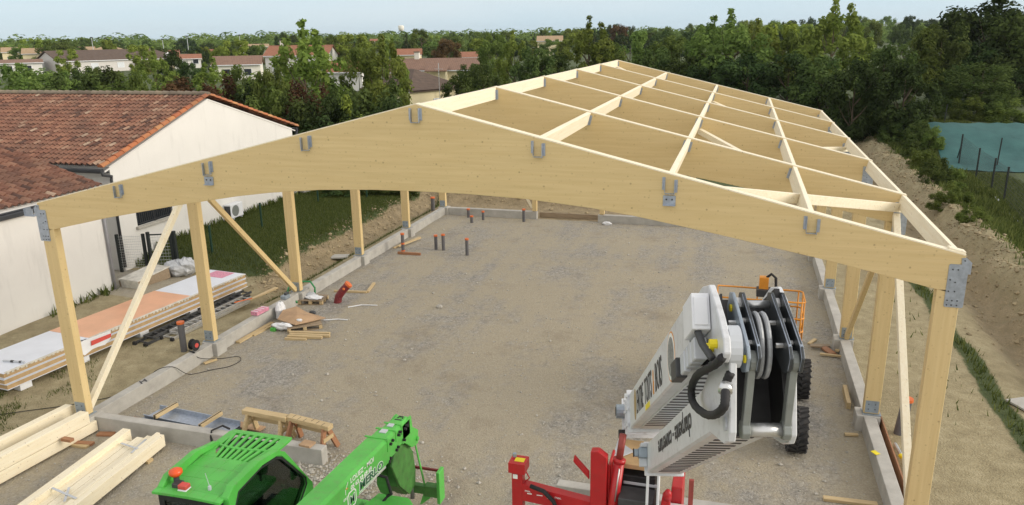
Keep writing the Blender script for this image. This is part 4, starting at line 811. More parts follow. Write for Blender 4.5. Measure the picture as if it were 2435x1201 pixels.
def bankg(rr):
    x, y = rr.uniform(26.3, 30.5), rr.uniform(14, 60); return x, y, 0 if x > 29.5 and 44.6 < y < 54 else cover(x, y)[2]**3*(1 if wob(x*1.3, y*.9) > -.2 else .25)
def leftw(rr):
    x, y = rr.uniform(-4.4, -.6), rr.uniform(-2, 11.5); return x, y, .5*cover(x, y)[2]**2*(1 if wob(x*2.3, y*1.7) > .05 else .05)
def wallbase(rr):
    y = rr.uniform(9.6, 25); x = (gx if y > 12.0 else wx)+abs(rr.gauss(0, .12))+.02
    if y < 12: x = wx+.05+abs(rr.gauss(0, .15)); y = rr.uniform(5.8, 8.8)
    return x, y, .8 if y > 12 else .5
vs, fs, tv = [], [], []
for n, pk, a_, b_, sd_ in ((90000, lawn, .05, .14, 1), (52000, rightg, .08, .24, 2), (26000, bankg, .2, .5, 5), (3500, leftw, .04, .12, 3), (900, wallbase, .12, .42, 4)):
    v_, f_, t_ = blades(n, pk, a_, b_, sd_); o_ = len(vs); vs += v_; fs += [tuple(i+o_ for i in f) for f in f_]; tv += t_
me = bpy.data.meshes.new('grass'); me.from_pydata(vs, [], fs); at = me.attributes.new('leaf', 'FLOAT', 'FACE'); at.data.foreach_set('value', tv); me.materials.append(M['grass_blade']); o = bpy.data.objects.new('grass', me); col.objects.link(o); tag(o, 'rough green grass on the lawn, strips and banks', 'grass', kind='stuff')

# ------------------------------------------------------------------ teal netting, fences
n_ = 34; k_ = 22; m = MB().mat('tarp'); vv = []
for j in range(k_+1):
    for i in range(n_+1):
        x = 29.7+i*.62; y = 45.2+j*.385; vv.append((x, y, H(x, y)+.10+.06*wob(x*1.5, y*1.2)+.035*math.sin(x*4.4+.6*math.sin(y))))
m.add(vv, [(j*(n_+1)+i, j*(n_+1)+i+1, (j+1)*(n_+1)+i+1, (j+1)*(n_+1)+i) for j in range(k_) for i in range(n_)])
o = m.build('netting', origin=(38, 49, 1), smooth=True); tag(o, 'teal erosion netting stretched over the steep bank beyond the sandy mound', 'netting')
fp = [(30.7, 46.8), (30.55, 41.8), (30.3, 37.5), (30.05, 34.2), (29.3, 28.2)]
fn = thing('wire_fence', (30.3, 38, -.4), 'dark wire fence on tall posts at the foot of the teal netting', 'fence')
for x, y in fp: MB().mat('fence_dark').b2((x-.045, y-.045, H(x, y)-.1), (x+.045, y+.045, H(x, y)+2.1)).build('post', fn)
MB().mat('fence_dark').bar((30.75, 47.6, H(30.7, 47.6)), (30.7, 46.8, 1.2), .06, .06).build('strut', fn)
m = MB().mat('fence_dark')
for (x0, y0), (x1, y1) in zip(fp[:-1], fp[1:]):
    for k in range(11): z = .1+.19*k; m.tube([(x0, y0, H(x0, y0)+z), (x1, y1, H(x1, y1)+z)], .006, 4, False)
    L = math.hypot(x1-x0, y1-y0); q = int(L/.22)
    for k in range(q): f = k/q; x, y = x0+(x1-x0)*f, y0+(y1-y0)*f; z0 = H(x0, y0)*(1-f)+H(x1, y1)*f; m.tube([(x, y, z0+.1), (x, y, z0+2.0)], .005, 4, False)
m.build('wire_mesh', fn)
o = MB().mat('light_grey').tube([(30.5, 40.6, H(30.5, 40.6)+.05), (30.1, 36, H(30.1, 36)+.1), (29.5, 31, H(29.5, 31)+.1), (29.2, 27.5, H(29.2, 27.5)+.1)], .06, 8).build('white_pipe', origin=(30, 35, -.3), smooth=True); tag(o, 'long white pipe lying along the foot of the wire fence', 'pipe')
for i, (x, y, hh, lb) in enumerate([(31.2, 54.6, 1.4, 'thin dark stake at the left top of the teal netting'), (33.0, 46.5, 2.0, 'short grey stake standing on the teal netting'), (28.3, 58.5, 1.5, 'thin dark stake in the tall grass behind the mound'), (37.1, 55, 1.4, 'thin dark stake at the right top of the teal netting')]):
    o = MB().mat('fence_dark').bar((x, y, H(x, y)-.1), (x+.06, y, H(x, y)+hh), .07, .07).build('stake', origin=(x, y, H(x, y))); tag(o, lb, 'stake', 'stakes on the right bank')
# left yard fence and gate, lawn posts
fn = thing('mesh_fence', (-8.6, 11.4, -.1), 'dark wire mesh fence panel between the white wing and the gate', 'fence')
P0, P1 = Vector((-9.2, 11.0, -.15)), Vector((-7.65, 11.35, -.12))
for p in (Vector((-8.75, 11.1, -.15)), P1): MB().mat('fence_dark').b2((p.x-.05, p.y-.05, p.z-.1), (p.x+.05, p.y+.05, p.z+1.55)).build('post', fn)
m = MB().mat('aluminium')
for k in range(13): m.tube([P0+Vector((.35, .07, .12+k*.11)), P1+Vector((0, 0, .12+k*.11))], .007, 4, False)
for k in range(16): q = P0.lerp(P1, .25+k/15*.75); m.tube([q+Vector((0, 0, .08)), q+Vector((0, 0, 1.5))], .006, 4, False)
m.build('wire_mesh', fn)
gt = thing('metal_gate', (-7.0, 11.6, -.1), 'narrow dark metal gate with mesh infill leading onto the lawn', 'gate')
for x, y in ((-7.45, 11.4), (-6.62, 11.75), (-6.5, 11.8)): MB().mat('fence_dark').b2((x-.055, y-.055, -.3), (x+.055, y+.055, 1.5)).build('post', gt)
MB().mat('fence_dark').bar((-7.4, 11.42, 1.38), (-6.68, 11.72, 1.38), .05, .05).bar((-7.4, 11.42, .02), (-6.68, 11.72, .02), .05, .05).build('gate_frame', gt)
m = MB().mat('aluminium')
for k in range(9): m.tube([(-7.4, 11.42, .15+k*.14), (-6.68, 11.72, .15+k*.14)], .006, 4, False)
for k in range(8): f = k/7; m.tube([(-7.4+.72*f, 11.42+.3*f, .05), (-7.4+.72*f, 11.42+.3*f, 1.36)], .005, 4, False)
m.build('wire_mesh', gt)
for x, y, lb in [(-6.0, 13.4, 'green fence post on the lawn nearest the gate'), (-6.3, 17.6, 'green fence post in the middle of the lawn'), (-6.7, 23.6, 'green fence post on the lawn near the concrete slab'), (-4.6, 25.4, 'green fence post at the far end of the lawn')]:
    o = MB().mat('fence_green').b2((x-.035, y-.035, H(x, y)-.1), (x+.035, y+.035, H(x, y)+1.25)).build('fence_post', origin=(x, y, H(x, y))); tag(o, lb, 'fence post', 'green posts along the lawn')

# ------------------------------------------------------------------ telehandler
TG = -.42
t = thing('telehandler', (8.6, -5, TG), 'bright green telehandler with an orange beacon on its cab roof, boom lowered beside the cab', 'telehandler')
cab = MB().mat('machine_green')
def sidepoly(x, pts): return [(x, y, z) for y, z in pts]
OUT = [(-5.24, 2.27), (-5.26, 2.40), (-5.10, 2.52), (-4.43, 2.56), (-3.91, 2.46), (-3.70, 2.32), (-2.97, 1.29), (-2.95, .55), (-5.30, .55)]
INN = [(-5.11, 2.19), (-5.0, 2.38), (-4.40, 2.44), (-3.95, 2.37), (-3.80, 2.28), (-3.16, 1.50), (-3.15, 1.36), (-3.50, 1.05), (-5.13, 1.0)]
for x0, x1 in ((8.47, 8.60), (7.32, 7.42)):
    n = len(OUT)
    vs = sidepoly(x1, OUT)+sidepoly(x1, INN)+sidepoly(x0, OUT)+sidepoly(x0, INN); fs = []
    for i in range(n): j = (i+1) % n; fs += [(i, j, n+j, n+i), (2*n+i, 3*n+i, 3*n+j, 2*n+j), (i, 2*n+i, 2*n+j, j), (n+i, n+j, 3*n+j, 3*n+i)]
    cab.add(vs, fs)
cab.b2((7.42, -5.28, .55), (8.47, -5.18, 1.45)).b2((7.32, -3.02, .5), (8.6, -2.9, 1.1)).b2((7.33, -5.24, .5), (8.58, -2.98, .62))
body = cab.build('cab', t, .018)
# roof with the fan of slots
rfm = MB().mat('machine_green'); zt_ = lambda x, y: 2.43-.022*((x-7.95)/.65)**2-.035*max(0, -(y+4.7))*1.2-.12*max(0, y+3.62)
def strip(poly, th=.05): rfm.prism([(x, y, zt_(x, y)-th) for x, y in poly], (0, 0, th))
ys = [-5.36, -5.2, -4.9, -4.6, -4.30]; xs = [7.30, 7.45, 7.7, 7.95, 8.2, 8.42, 8.52]
for i in range(len(xs)-1):
    for j in range(len(ys)-1): strip([(xs[i], ys[j]), (xs[i+1], ys[j]), (xs[i+1], ys[j+1]), (xs[i], ys[j+1])])
strip([(7.30, -4.30), (7.46, -4.30), (7.46, -3.46), (7.30, -3.40)]); strip([(8.40, -4.30), (8.52, -4.30), (8.52, -3.42), (8.36, -3.46)]); strip([(7.30, -3.46), (8.52, -3.46), (8.50, -3.33), (7.34, -3.33)])
for k in range(8):
    xt, xb = 7.44+k*.142, 7.70+k*.094-.05; wd_ = .026
    strip([(xb-wd_, -4.302), (xb+wd_, -4.302), (xt+wd_, -3.455), (xt-wd_, -3.455)], .044)
strip([(7.46, -3.93), (7.7, -3.98), (8.0, -3.98), (8.40, -3.90), (8.40, -3.86), (8.0, -3.935), (7.7, -3.935), (7.46, -3.885)], .04)
strip([(7.46, -4.302), (7.68, -4.302), (7.46, -4.02)], .042); strip([(8.40, -4.302), (8.33, -4.302), (8.40, -4.16)], .042)
rfm.build('roof', t, .006)
MB().mat('cab_glass').b2((7.46, -4.30, 2.30), (8.42, -3.46, 2.31)).build('roof_window', t)
MB().mat('cab_glass').prism([(8.53, y, z) for y, z in INN], (.012, 0, 0)).build('side_window', t)
MB().mat('black_rubber').add(sidepoly(8.592, INN)+[(8.592, -4.4+(y+4.4)*.955, 1.75+(z-1.75)*.94) for y, z in INN], [(i, (i+1) % 9, (i+1) % 9+9, i+9) for i in range(9)]).build('window_seal', t)
MB().mat('cab_glass').add([(7.44, -2.96, 1.12), (8.46, -2.96, 1.12), (8.46, -3.62, 2.26), (7.44, -3.62, 2.26)], [(0, 1, 2, 3)]).build('windscreen', t)
m = MB().mat('black_rubber').b2((7.36, -5.30, 2.22), (8.50, -5.26, 2.34)).b2((7.36, -5.30, 1.40), (7.46, -5.26, 2.219)).b2((8.38, -5.30, 1.40), (8.50, -5.26, 2.219)).b2((7.96, -5.30, 1.40), (8.06, -5.26, 2.219)); m.build('rear_window_frame', t)
MB().mat('cab_glass').b2((7.46, -5.285, 1.40), (8.38, -5.275, 2.22)).build('rear_window', t)
s_ = MB().mat('black_rubber').b2((7.62, -4.95, .95), (8.22, -4.4, 1.15)).box((7.92, -4.92, 1.5), (.56, .16, .8), Matrix.Rotation(R(12), 3, 'X')).b2((7.78, -5.0, 1.9), (8.06, -4.88, 2.1)); s_.build('seat', t, .04)
m = MB().mat('dark_grey').tube([(7.9, -3.7, .7), (7.9, -3.85, 1.3)], .05, 8); m.tube([(7.9+.22*math.cos(k*.4488), -3.88+.2*math.sin(k*.4488), 1.35+.09*math.sin(k*.4488)) for k in range(15)], .022, 6); m.build('steering_wheel', t, smooth=True)
m = MB().mat('grey_paint').b2((7.5, -3.5, .7), (8.42, -3.08, 1.16)).mat('light_grey').box((8.2, -3.45, 1.24), (.42, .38, .05), Matrix.Rotation(R(-28), 3, 'X')).mat('dark_print').box((8.2, -3.452, 1.272), (.2, .2, .006), Matrix.Rotation(R(-28), 3, 'X')); m.mat('grey_paint').b2((8.26, -4.6, .9), (8.45, -3.6, 1.12)).mat('black_rubber').tube([(8.34, -3.9, 1.12), (8.34, -3.95, 1.34)], .03, 6).tube([(8.34, -4.2, 1.12), (8.34, -4.22, 1.3)], .025, 6); m.build('console', t, .01)
o = MB().mat('film_clear').prism([(8.515, -3.62, 1.74), (8.515, -3.34, 1.66), (8.515, -3.40, 1.31), (8.515, -3.68, 1.38)], (.008, 0, 0)).build('window_sticker', t)
b_ = MB().mat('dark_grey').tube([(7.56, -5.10, 2.40), (7.55, -5.08, 2.53)], .045, 10).b2((7.56, -5.22, 2.385), (7.70, -5.08, 2.47)).mat('white_plastic').b2((7.701, -5.27, 2.385), (7.86, -5.13, 2.42)).mat('sticker_red').b2((7.705, -5.26, 2.421), (7.855, -5.14, 2.49)).build('beacon_base', t, .01)
MB().mat('beacon_orange').tube([(7.55, -5.08, 2.53), (7.55, -5.08, 2.575), (7.55, -5.08, 2.62), (7.55, -5.08, 2.65)], [.07, .105, .10, .05], 16).build('beacon', t, smooth=True)
MB().mat('light_grey').tube([(8.18, -5.12, 2.40), (8.18, -5.12, 2.47), (8.18, -5.12, 2.474), (8.15, -5.14, 2.70)], [.03, .025, .006, .004], 8).build('antenna', t)
MB().mat('machine_green').b2((7.30, -8.6, .25), (9.2, -5.31, 1.05)).b2((8.62, -8.6, .25), (9.40, -2.6, .80)).b2((7.30, -2.89, .2), (9.4, -2.4, .7)).build('chassis', t, .03)
MB().mat('machine_green').prism([(9.56, -2.92, .96), (9.62, -2.45, .92), (10.22, -2.42, .90), (10.36, -2.55, .88), (10.40, -3.0, .90), (10.40, -7.2, 1.0), (9.56, -7.2, 1.05)], (0, 0, -.12)).b2((9.6, -7.2, .2), (10.38, -3.9, .84)).build('engine_cover', t, .025)
MB().mat('dark_grey').b2((9.41, -8.4, .2), (9.58, -2.7, .7)).build('boom_well', t)
for x in (7.62, 10.02):
    for y in (-3.25, -7.4):
        wl = MB().mat('tyre_rubber').tube([(x-.24, y, .22), (x-.2, y, .22), (x+.2, y, .22), (x+.24, y, .22)], [.56, .64, .64, .56], 24)
        for k in range(22):
            a_ = k*2*math.pi/22; wl.box((x-.1, y+.66*math.cos(a_), .22+.66*math.sin(a_)), (.22, .07, .08), Matrix.Rotation(a_, 3, 'X')).box((x+.1, y+.66*math.cos(a_+.14), .22+.66*math.sin(a_+.14)), (.22, .07, .08), Matrix.Rotation(a_+.14, 3, 'X'))
        wo = wl.build('wheel', t); MB().mat('machine_green').tube([(x-.25, y, .22), (x+.25, y, .22)], .32, 18).build('rim', wo)
# boom
bz = lambda y: 2.0+.058*(-1.4-y)
def bsec(y0, y1, x0, x1, top, dep, mat='machine_green', name=None):
    return [(x0, y, bz(y)-top) for y in (y0, y1)]
def boomseg(y0, y1, ins):
    m = MB().mat('machine_green'); c = .05
    prof = [(9.45+ins, -.0-ins-c), (9.45+ins+c, -ins), (9.88-ins-c, -ins), (9.88-ins, -ins-c), (9.88-ins, -.52+ins+c), (9.88-ins-c, -.52+ins), (9.45+ins+c, -.52+ins), (9.45+ins, -.52+ins+c)]
    m.add([(x, y, bz(y)+z) for y in (y0, y1) for x, z in prof], [tuple(range(8)), tuple(range(15, 7, -1))]+[(i, (i+1) % 8, (i+1) % 8+8, i+8) for i in range(8)]); return m
bo = boomseg(-7.6, -2.42, 0).build('boom', t)
boomseg(-2.419, -2.02, .022).build('boom_section', bo); boomseg(-2.019, -1.72, .044).build('boom_section', bo); boomseg(-1.719, -1.36, .06).build('boom_section', bo)
m = MB().mat('machine_green')
for y, ins in ((-2.46, 0), (-2.06, .022), (-1.76, .044)):
    z = bz(y); m.b2((9.44+ins, y-.03, z-ins), (9.89-ins, y+.012, z-ins+.016)).b2((9.88-ins, y-.03, z-.24), (9.894-ins, y+.012, z-ins-.02))
m.build('boom_collar', bo)
m = MB().mat('light_grey').box((9.66, -2.16, bz(-2.16)-.012), (.13, .13, .02)).box((9.66, -1.86, bz(-1.86)-.03), (.11, .11, .02)); m.build('wear_pad_cover', bo)
m = MB().mat('black_rubber')
for y, z in ((-2.33, -.16), (-2.24, -.13), (-1.97, -.15), (-1.90, -.12), (-1.68, -.16), (-1.60, -.13), (-2.44, -.46), (-2.37, -.43), (-2.10, -.40), (-2.03, -.37), (-1.75, -.36)): m.tube([(9.85, y, bz(y)+z), (9.90, y, bz(y)+z)], .028, 8)
m.build('slide_bolt', bo)
m = MB().mat('dark_print').b2((9.60, -1.56, bz(-1.5)-.062), (9.74, -1.53, bz(-1.5)-.048)).tube([(9.63, -1.48, bz(-1.48)-.055), (9.64, -1.42, bz(-1.45)-.045), (9.72, -1.42, bz(-1.45)-.045), (9.73, -1.48, bz(-1.48)-.055)], .012, 6); m.build('lifting_eye', bo)
m = MB().mat('dark_print').b2((9.819, -1.45, 1.77), (9.825, -1.42, 1.86)); m.build('head_slot', bo)
hd = MB().mat('machine_green'); HP = [(-1.36, 1.93), (-1.28, 1.92), (-1.24, 1.66), (-.98, 1.46), (-1.02, 1.18), (-1.30, 1.24), (-1.62, 1.52), (-1.72, 1.54), (-1.7, 1.9)]
for x0 in (9.50, 9.79): hd.prism([(x0, y, z) for y, z in HP], (.03, 0, 0))
hd.b2((9.53, -1.40, 1.55), (9.79, -1.34, 1.92)).tube([(9.48, -1.08, 1.32), (9.86, -1.08, 1.32)], .045, 10); hd.build('boom_head', bo)
gs = MB().mat('dull_green'); GP = [(-1.62, 1.46), (-1.30, 1.38), (-1.08, 1.0), (-1.0, .55), (-1.05, .24), (-1.35, .20), (-1.75, .62), (-2.05, 1.22), (-1.9, 1.42)]
gs.prism([(9.40, y, z) for y, z in GP], (.06, 0, 0)).prism([(9.68, y, z) for y, z in GP], (.05, 0, 0)).prism([(9.46, y*.98-.06, z) for y, z in GP[:7]], (.22, 0, 0)); gs.build('gooseneck', bo, .01)
MB().mat('grey_paint').tube([(9.64, -.98, .50), (9.63, -1.02, -.12)], .045, 10).mat('black_rubber').tube([(9.60, -1.3, 1.3), (9.66, -1.0, .95), (9.64, -.98, .5)], .03, 8).build('tilt_cylinder', bo, smooth=True)
ca_ = MB().mat('dull_green').b2((9.0, -1.06, .0), (9.62, -.90, .24)).mat('dull_green').b2((9.90, -1.04, -.02), (10.22, -.86, .22)).mat('dull_green').b2((9.621, -1.03, .02), (9.899, -.9, .2)).mat('machine_green').b2((10.20, -1.08, -.12), (10.27, -.82, .60)).b2((9.05, -1.08, -.12), (9.10, -.82, .55)).prism([(9.78, -1.02, -.25), (9.92, -.92, .22), (9.92, -.92, -.15)], (.05, .05, 0)).mat('duct_red').bar((9.1, -.94, .57), (10.22, -.94, .57), .05, .05).mat('machine_green').bar((9.74, -1.0, 1.18), (9.90, -.98, .22), .045, .03); ca_.build('carriage', bo, .008)
m = MB().mat('dull_green').prism([(9.70, -2.62, 1.40), (9.86, -2.58, 1.36), (9.93, -2.56, 1.02), (9.86, -2.58, .98), (9.74, -2.6, 1.03), (9.69, -2.62, 1.2)], (0, .05, 0)).mat('black_rubber').tube([(9.70, -2.64, 1.42), (9.88, -2.60, 1.37), (9.95, -2.58, 1.02), (9.87, -2.6, .97)], .03, 8).tube([(9.9, -2.56, 1.0), (9.8, -2.7, .88)], .025, 6).build('wing_mirror', t)
TX, TU = (0, 1, -.088), (0, 0, 1)
def sidetext(body, y, z, size, mat, st=1.0, bold=.0, x=9.883): text(body, size, frame((x, y, z), TX, TU), mat, bo, depth=.002, bold=bold, stretch=st)
sidetext('LOUEZ - MOI', -3.88, 2.025, .125, 'white_print', 1.16, .001); sidetext('05 63 33 69 69', -3.88, 1.905, .105, 'white_print', 1.18, .003)
sidetext('MERLO', -3.60, 1.72, .20, 'white_print', 1.40, .016); sidetext('MERLO', -3.60, 1.72, .20, 'green_print', 1.40, .006, 9.887)
m = MB().mat('white_print')
for dz in (0, -.028): m.bar((9.883, -3.62, 1.69+dz), (9.883, -2.60, 1.60+dz), .004, .012)
m.build('underline', bo)
m = MB().mat('white_print'); 
def rrect(cy, cz, hw, hh): return [(9.881, cy+hw*a_, cz+hh*b_-.088*hw*a_) for a_, b_ in ((-1, -.6), (-.6, -1), (.6, -1), (1, -.6), (1, .6), (.6, 1), (-.6, 1), (-1, .6))]
m.prism(rrect(-3.86, 1.74, .15, .15), (.003, 0, 0)).mat('machine_green').prism(rrect(-3.86, 1.74, .125, .125), (.0045, 0, 0)).build('emblem', bo); sidetext('M', -3.955, 1.675, .20, 'white_print', 1.15, .012, 9.886); sidetext('M', -3.955, 1.675, .20, 'green_print', 1.1, .001, 9.889)
sidetext('GROUPE', -4.14, 1.84, .065, 'white_print', 1.0); m = MB().mat('white_print').bar((9.883, -4.05, 2.0), (9.883, -3.95, 2.1), .003, .012).bar((9.883, -4.05, 2.0), (9.883, -4.05, 1.92), .003, .012).mat('orange_paint').bar((9.884, -4.04, 2.02), (9.884, -3.97, 2.0), .003, .02).build('logo_mark', bo)

# ------------------------------------------------------------------ spider boom lift
O = Vector((14.27, -2.86, 3.08)); A_ = Vector((math.cos(R(33.8))*math.sin(R(12.6)), -math.cos(R(33.8))*math.cos(R(12.6)), math.sin(R(33.8)))); S_ = Vector((math.cos(R(12.6)), math.sin(R(12.6)), 0)); U_ = -S_.cross(A_)
BM = Matrix((A_, S_, U_)).transposed()
L = lambda a_, s_, u_: O+A_*a_+S_*s_+U_*u_
lf = thing('spider_lift', (14.2, -3.2, TG), 'spider boom lift with white folded booms, grey knuckle links and a red outrigger base', 'aerial lift')
def lb(m, a0, a1, s0, s1, u0, u1): return m.box(L((a0+a1)/2, (s0+s1)/2, (u0+u1)/2), (a1-a0, s1-s0, u1-u0), BM)
def lpl(m, pts, s0, s1): return m.prism([L(a_, s0, u_) for a_, u_ in pts], S_*(s1-s0))
up_ = lb(MB().mat('white_paint'), .1, 6.0, 0, .55, 0, .54).build('upper_boom', lf, .02)
m = lb(MB().mat('white_paint'), -1.0, .098, .04, .51, .05, .5); m.build('inner_section', up_, .015)
m = MB().mat('white_paint')
for a_ in (.1, -.32, -.95): lb(m, a_-.018, a_+.018, -.04, .59, -.05, .60)
for a_ in (.1, -.32):
    for u_ in (.06, .3, .5): lb(m, a_-.07, a_+.07, -.055, -.03, u_-.02, u_+.02)
m.build('flange', up_)
m = MB().mat('dark_print')
for k in range(22): a_ = .7+k*.25; lb(m, a_, a_+.085, .16, .46, -.004, .001)
m.build('rack_slots', up_)
m = lb(MB().mat('white_paint'), .3, 6.2, .13, .15, -.012, -.001); lb(m, .3, 6.2, .475, .495, -.012, -.001); m.build('rack_rail', up_)
B0, B1 = L(.95, .395, -.485), L(6.55, .395, -.325); bd = (B1-B0).normalized(); bu = -S_.cross(bd); BM2 = Matrix((bd, S_, bu)).transposed(); LB = lambda t_, s_, u_: B0+bd*t_+S_*(s_-.395)+bu*u_
def lb2(m, t0, t1, s0, s1, u0, u1): return m.box(LB((t0+t1)/2, (s0+s1)/2, (u0+u1)/2), (t1-t0, s1-s0, u1-u0), BM2)
low = lb2(MB().mat('white_paint'), 0, 5.05, .15, .64, -.205, .205).build('lower_boom', lf, .02)
m = MB().mat('dark_print')
for k in range(20): lb2(m, .45+k*.235, .53+k*.235, .26, .54, -.210, -.204)
m.build('rack_slots', low)
m = lb2(MB().mat('white_paint'), -.06, .0, .12, .67, -.235, .235); lb2(m, -.12, -.061, .2, .3, -.23, -.05); m.mat('steel_grey'); lb2(m, -.02, .16, .03, .148, .0, .14); lb2(m, .0, .12, -.03, .03, .02, .12); m.mat('light_grey'); lb2(m, .02, .1, .04, .148, -.12, -.001); lb2(m, .0, .2, .06, .148, .142, .2); m.mat('black_rubber'); lb2(m, .05, .12, -.045, -.031, .01, .13); m.build('tip_connector', low, .008)
# knuckle
PA = [(5.9, .55), (6.39, .55), (6.66, .49), (6.78, .37), (6.95, .17), (7.06, .0), (7.06, -.11), (6.98, -.16), (6.78, -.12), (6.45, .10), (5.9, .05)]
PB = [(6.93, -.04), (6.97, -.16), (6.82, -.62), (6.76, -.68), (6.58, -.68), (5.99, -.53), (5.7, -.24), (6.35, -.05), (6.6, .04)]
PAR = [(5.6, .56), (6.13, .62), (6.33, .57), (6.44, .45), (6.70, .06), (6.68, -.10), (6.5, -.15), (5.6, -.02)]
PBR = [(6.5, .0), (6.52, -.2), (6.40, -.60), (6.32, -.65), (6.13, -.64), (5.6, -.5), (5.6, -.1)]
m = MB().mat('white_paint'); lpl(m, PA, .055, .105); m.build('knuckle_plate', up_, .008)
m = MB().mat('white_paint'); lpl(m, PAR, .655, .695); m.build('knuckle_plate', up_, .008)
m = MB().mat('white_paint'); lpl(m, PB, .108, .158); m.build('knuckle_plate', low, .008)
m = MB().mat('white_paint'); lpl(m, PBR, .645, .69); m.build('knuckle_plate', low, .008)
m = MB().mat('light_grey').tube([L(6.90, .106, -.03), L(6.90, .19, -.03)], .15, 20); m.build('hinge_hub', up_)
m = MB().mat('light_grey').tube([L(6.72, .095, -.55), L(6.72, .107, -.55)], .05, 12); m.build('hinge_pin', low)
m = MB().mat('black_steel'); lb(m, 6.001, 6.06, .0, .60, -.02, .53); lb(m, 6.002, 6.06, .17, .60, -.58, -.021); lb(m, 6.06, 6.55, .16, .175, -.5, .45); lb(m, 6.06, 6.45, .60, .64, -.58, .52); m.build('knuckle_lining', lf)  # black boxes filling the dark inside of the knuckle
PL = [(6.30, .42), (6.42, .50), (6.52, .47), (6.70, .22), (6.86, -.02), (6.87, -.11), (6.78, -.19), (6.64, -.17), (6.52, -.05), (6.36, .12), (6.26, .30)]
for s0, nm in ((.26, 0), (.335, 1), (.555, 2), (.635, 3)):
    m = MB().mat('steel_grey' if nm == 0 else 'link_shaded'); lpl(m, PL, s0, s0+.02); m.mat('galvanised'); lpl(m, [(a_*.985+.1, u_*.97+.004) for a_, u_ in PL[2:7]]+[(a_*.985+.085, u_*.97+.004) for a_, u_ in PL[2:7][::-1]], s0-.002, s0+.022); m.build('link_plate', lf, .004)  # outer plate grey, inner plates in the shade colour, paler strip along edges
m = MB().mat('aluminium')
for s0 in (.286, .581):
    for a_, u_, r_ in ((6.42, .40, .055), (6.55, .24, .022), (6.69, .04, .022)): m.tube([L(a_, s0, u_), L(a_, s0+.05, u_)], r_, 12)
m.build('link_spacer', lf)
m = MB().mat('aluminium')
for s0 in (.205, .505):
    for a_, u_ in ((6.56, .22), (6.70, .02)): m.tube([L(a_, s0, u_), L(a_, s0+.055, u_)], .02, 6)
m.build('link_bolt', lf)
MB().mat('aluminium').tube([L(6.42, .36, .40), L(6.42, .556, .40)], .032, 12).build('top_rod', lf, smooth=True)
for s0 in (.292, .59):
    p, q = L(6.74, s0+.022, -.1), L(6.42, s0+.012, -.56); m = MB().mat('grey_paint').bar(p, q, .052, .085, S_.cross(q-p)); m.tube([p-S_*.026, p+S_*.026], .075, 14).tube([q-S_*.03, q+S_*.03], .075, 8); m.build('lower_link', lf, .006)
MB().mat('aluminium').tube([L(6.42, .33, -.56), L(6.42, .575, -.56)], .052, 14).build('lower_rod', lf, smooth=True)
for s0 in (.405, .46):
    m = MB().mat('steel_light'); c = (6.52, .06); m.tube([L(c[0]+.2*math.cos(k*.262), s0, c[1]+.24*math.sin(k*.262)) for k in range(25)], .019, 8, False); lpl(m, [(c[0]+.18*math.cos(k*.3142), c[1]+.22*math.sin(k*.3142)) for k in range(20)], s0-.006, s0+.006); m.build('hose_sheave', lf, smooth=False)
m = lb(MB().mat('white_plastic'), 6.26, 6.68, -.085, .05, .14, .42); lb(m, 6.681, 6.692, -.07, .035, .17, .39); lb(m, 6.3, 6.6, -.075, .04, .421, .432); m.build('control_box', lf, .012)
m = MB().mat('light_grey')
for k in range(3): lb(m, 6.05+k*.18, 6.19+k*.18, -.06, .04, -.06, .11)
lb(m, 5.9, 6.1, -.07, -.01, -.08, .09); m.mat('dark_grey'); lb(m, 5.55, 5.85, -.1, -.005, -.09, .08); m.tube([L(6.62, -.04, .14), L(6.70, -.02, .02), L(6.78, .03, -.1)], .03, 8); m.build('valve_block', lf, .008)
m = MB().mat('yellow')
for a_ in (6.70, 6.84): m.tube([L(a_, .0, .0), L(a_, .054, .0)], .035, 10)
for u_, a_ in ((.36, 6.46), (-.1, 6.80)): m.tube([L(a_, .245, u_), L(a_, .258, u_)], .03, 10)
m.build('grease_cap', lf)
hp = [(7.02, .05, -.13), (6.82, .03, -.15), (6.2, .02, -.12), (5.87, .02, -.18), (5.92, .02, -.31), (6.34, .03, -.44), (6.75, .03, -.49), (7.0, .04, -.47), (7.03, .05, -.41), (6.96, .07, -.34), (6.92, .09, -.28), (6.96, .11, -.23)]
pts = []
for i in range(len(hp)-1):
    for k in range(5):
        t_ = k/5; p0, p1, p2, p3 = (Vector(hp[max(0, min(len(hp)-1, i+d_))]) for d_ in (-1, 0, 1, 2)); pts.append(.5*((2*p1)+(p2-p0)*t_+(2*p0-5*p1+4*p2-p3)*t_**2+(3*p1-p0-3*p2+p3)*t_**3))
MB().mat('black_rubber').tube([L(*p) for p in pts]+[L(*hp[-1])], [.030+.003*(i % 2) for i in range(len(pts)+1)], 10).mat('aluminium').tube([L(6.97, .065, -.36), L(6.945, .075, -.31)], .05, 10).build('hydraulic_hose', lf, smooth=True)
def btext(bd_, a_, u_, size, mat, st=1.0, bold=.0, off=.003): text(bd_, size, frame(L(a_, -off, u_), A_, U_), mat, up_, depth=.002, bold=bold, stretch=st)
btext('ENTRE', 1.32, .10, .46, 'dark_print', .66, .001); btext('TOITS', 2.38, .10, .46, 'dark_print', .66, .001); btext('&', 3.33, .10, .42, 'orange_paint', .42); btext('BOIS', 3.55, .10, .46, 'dark_print', .66, .001)
def disc(m, a_, u_, ra, ru, off0, off1): return m.prism([L(a_+ra*math.cos(k*.2618), -off0, u_+ru*math.sin(k*.2618)) for k in range(24)], -S_*(off1-off0))
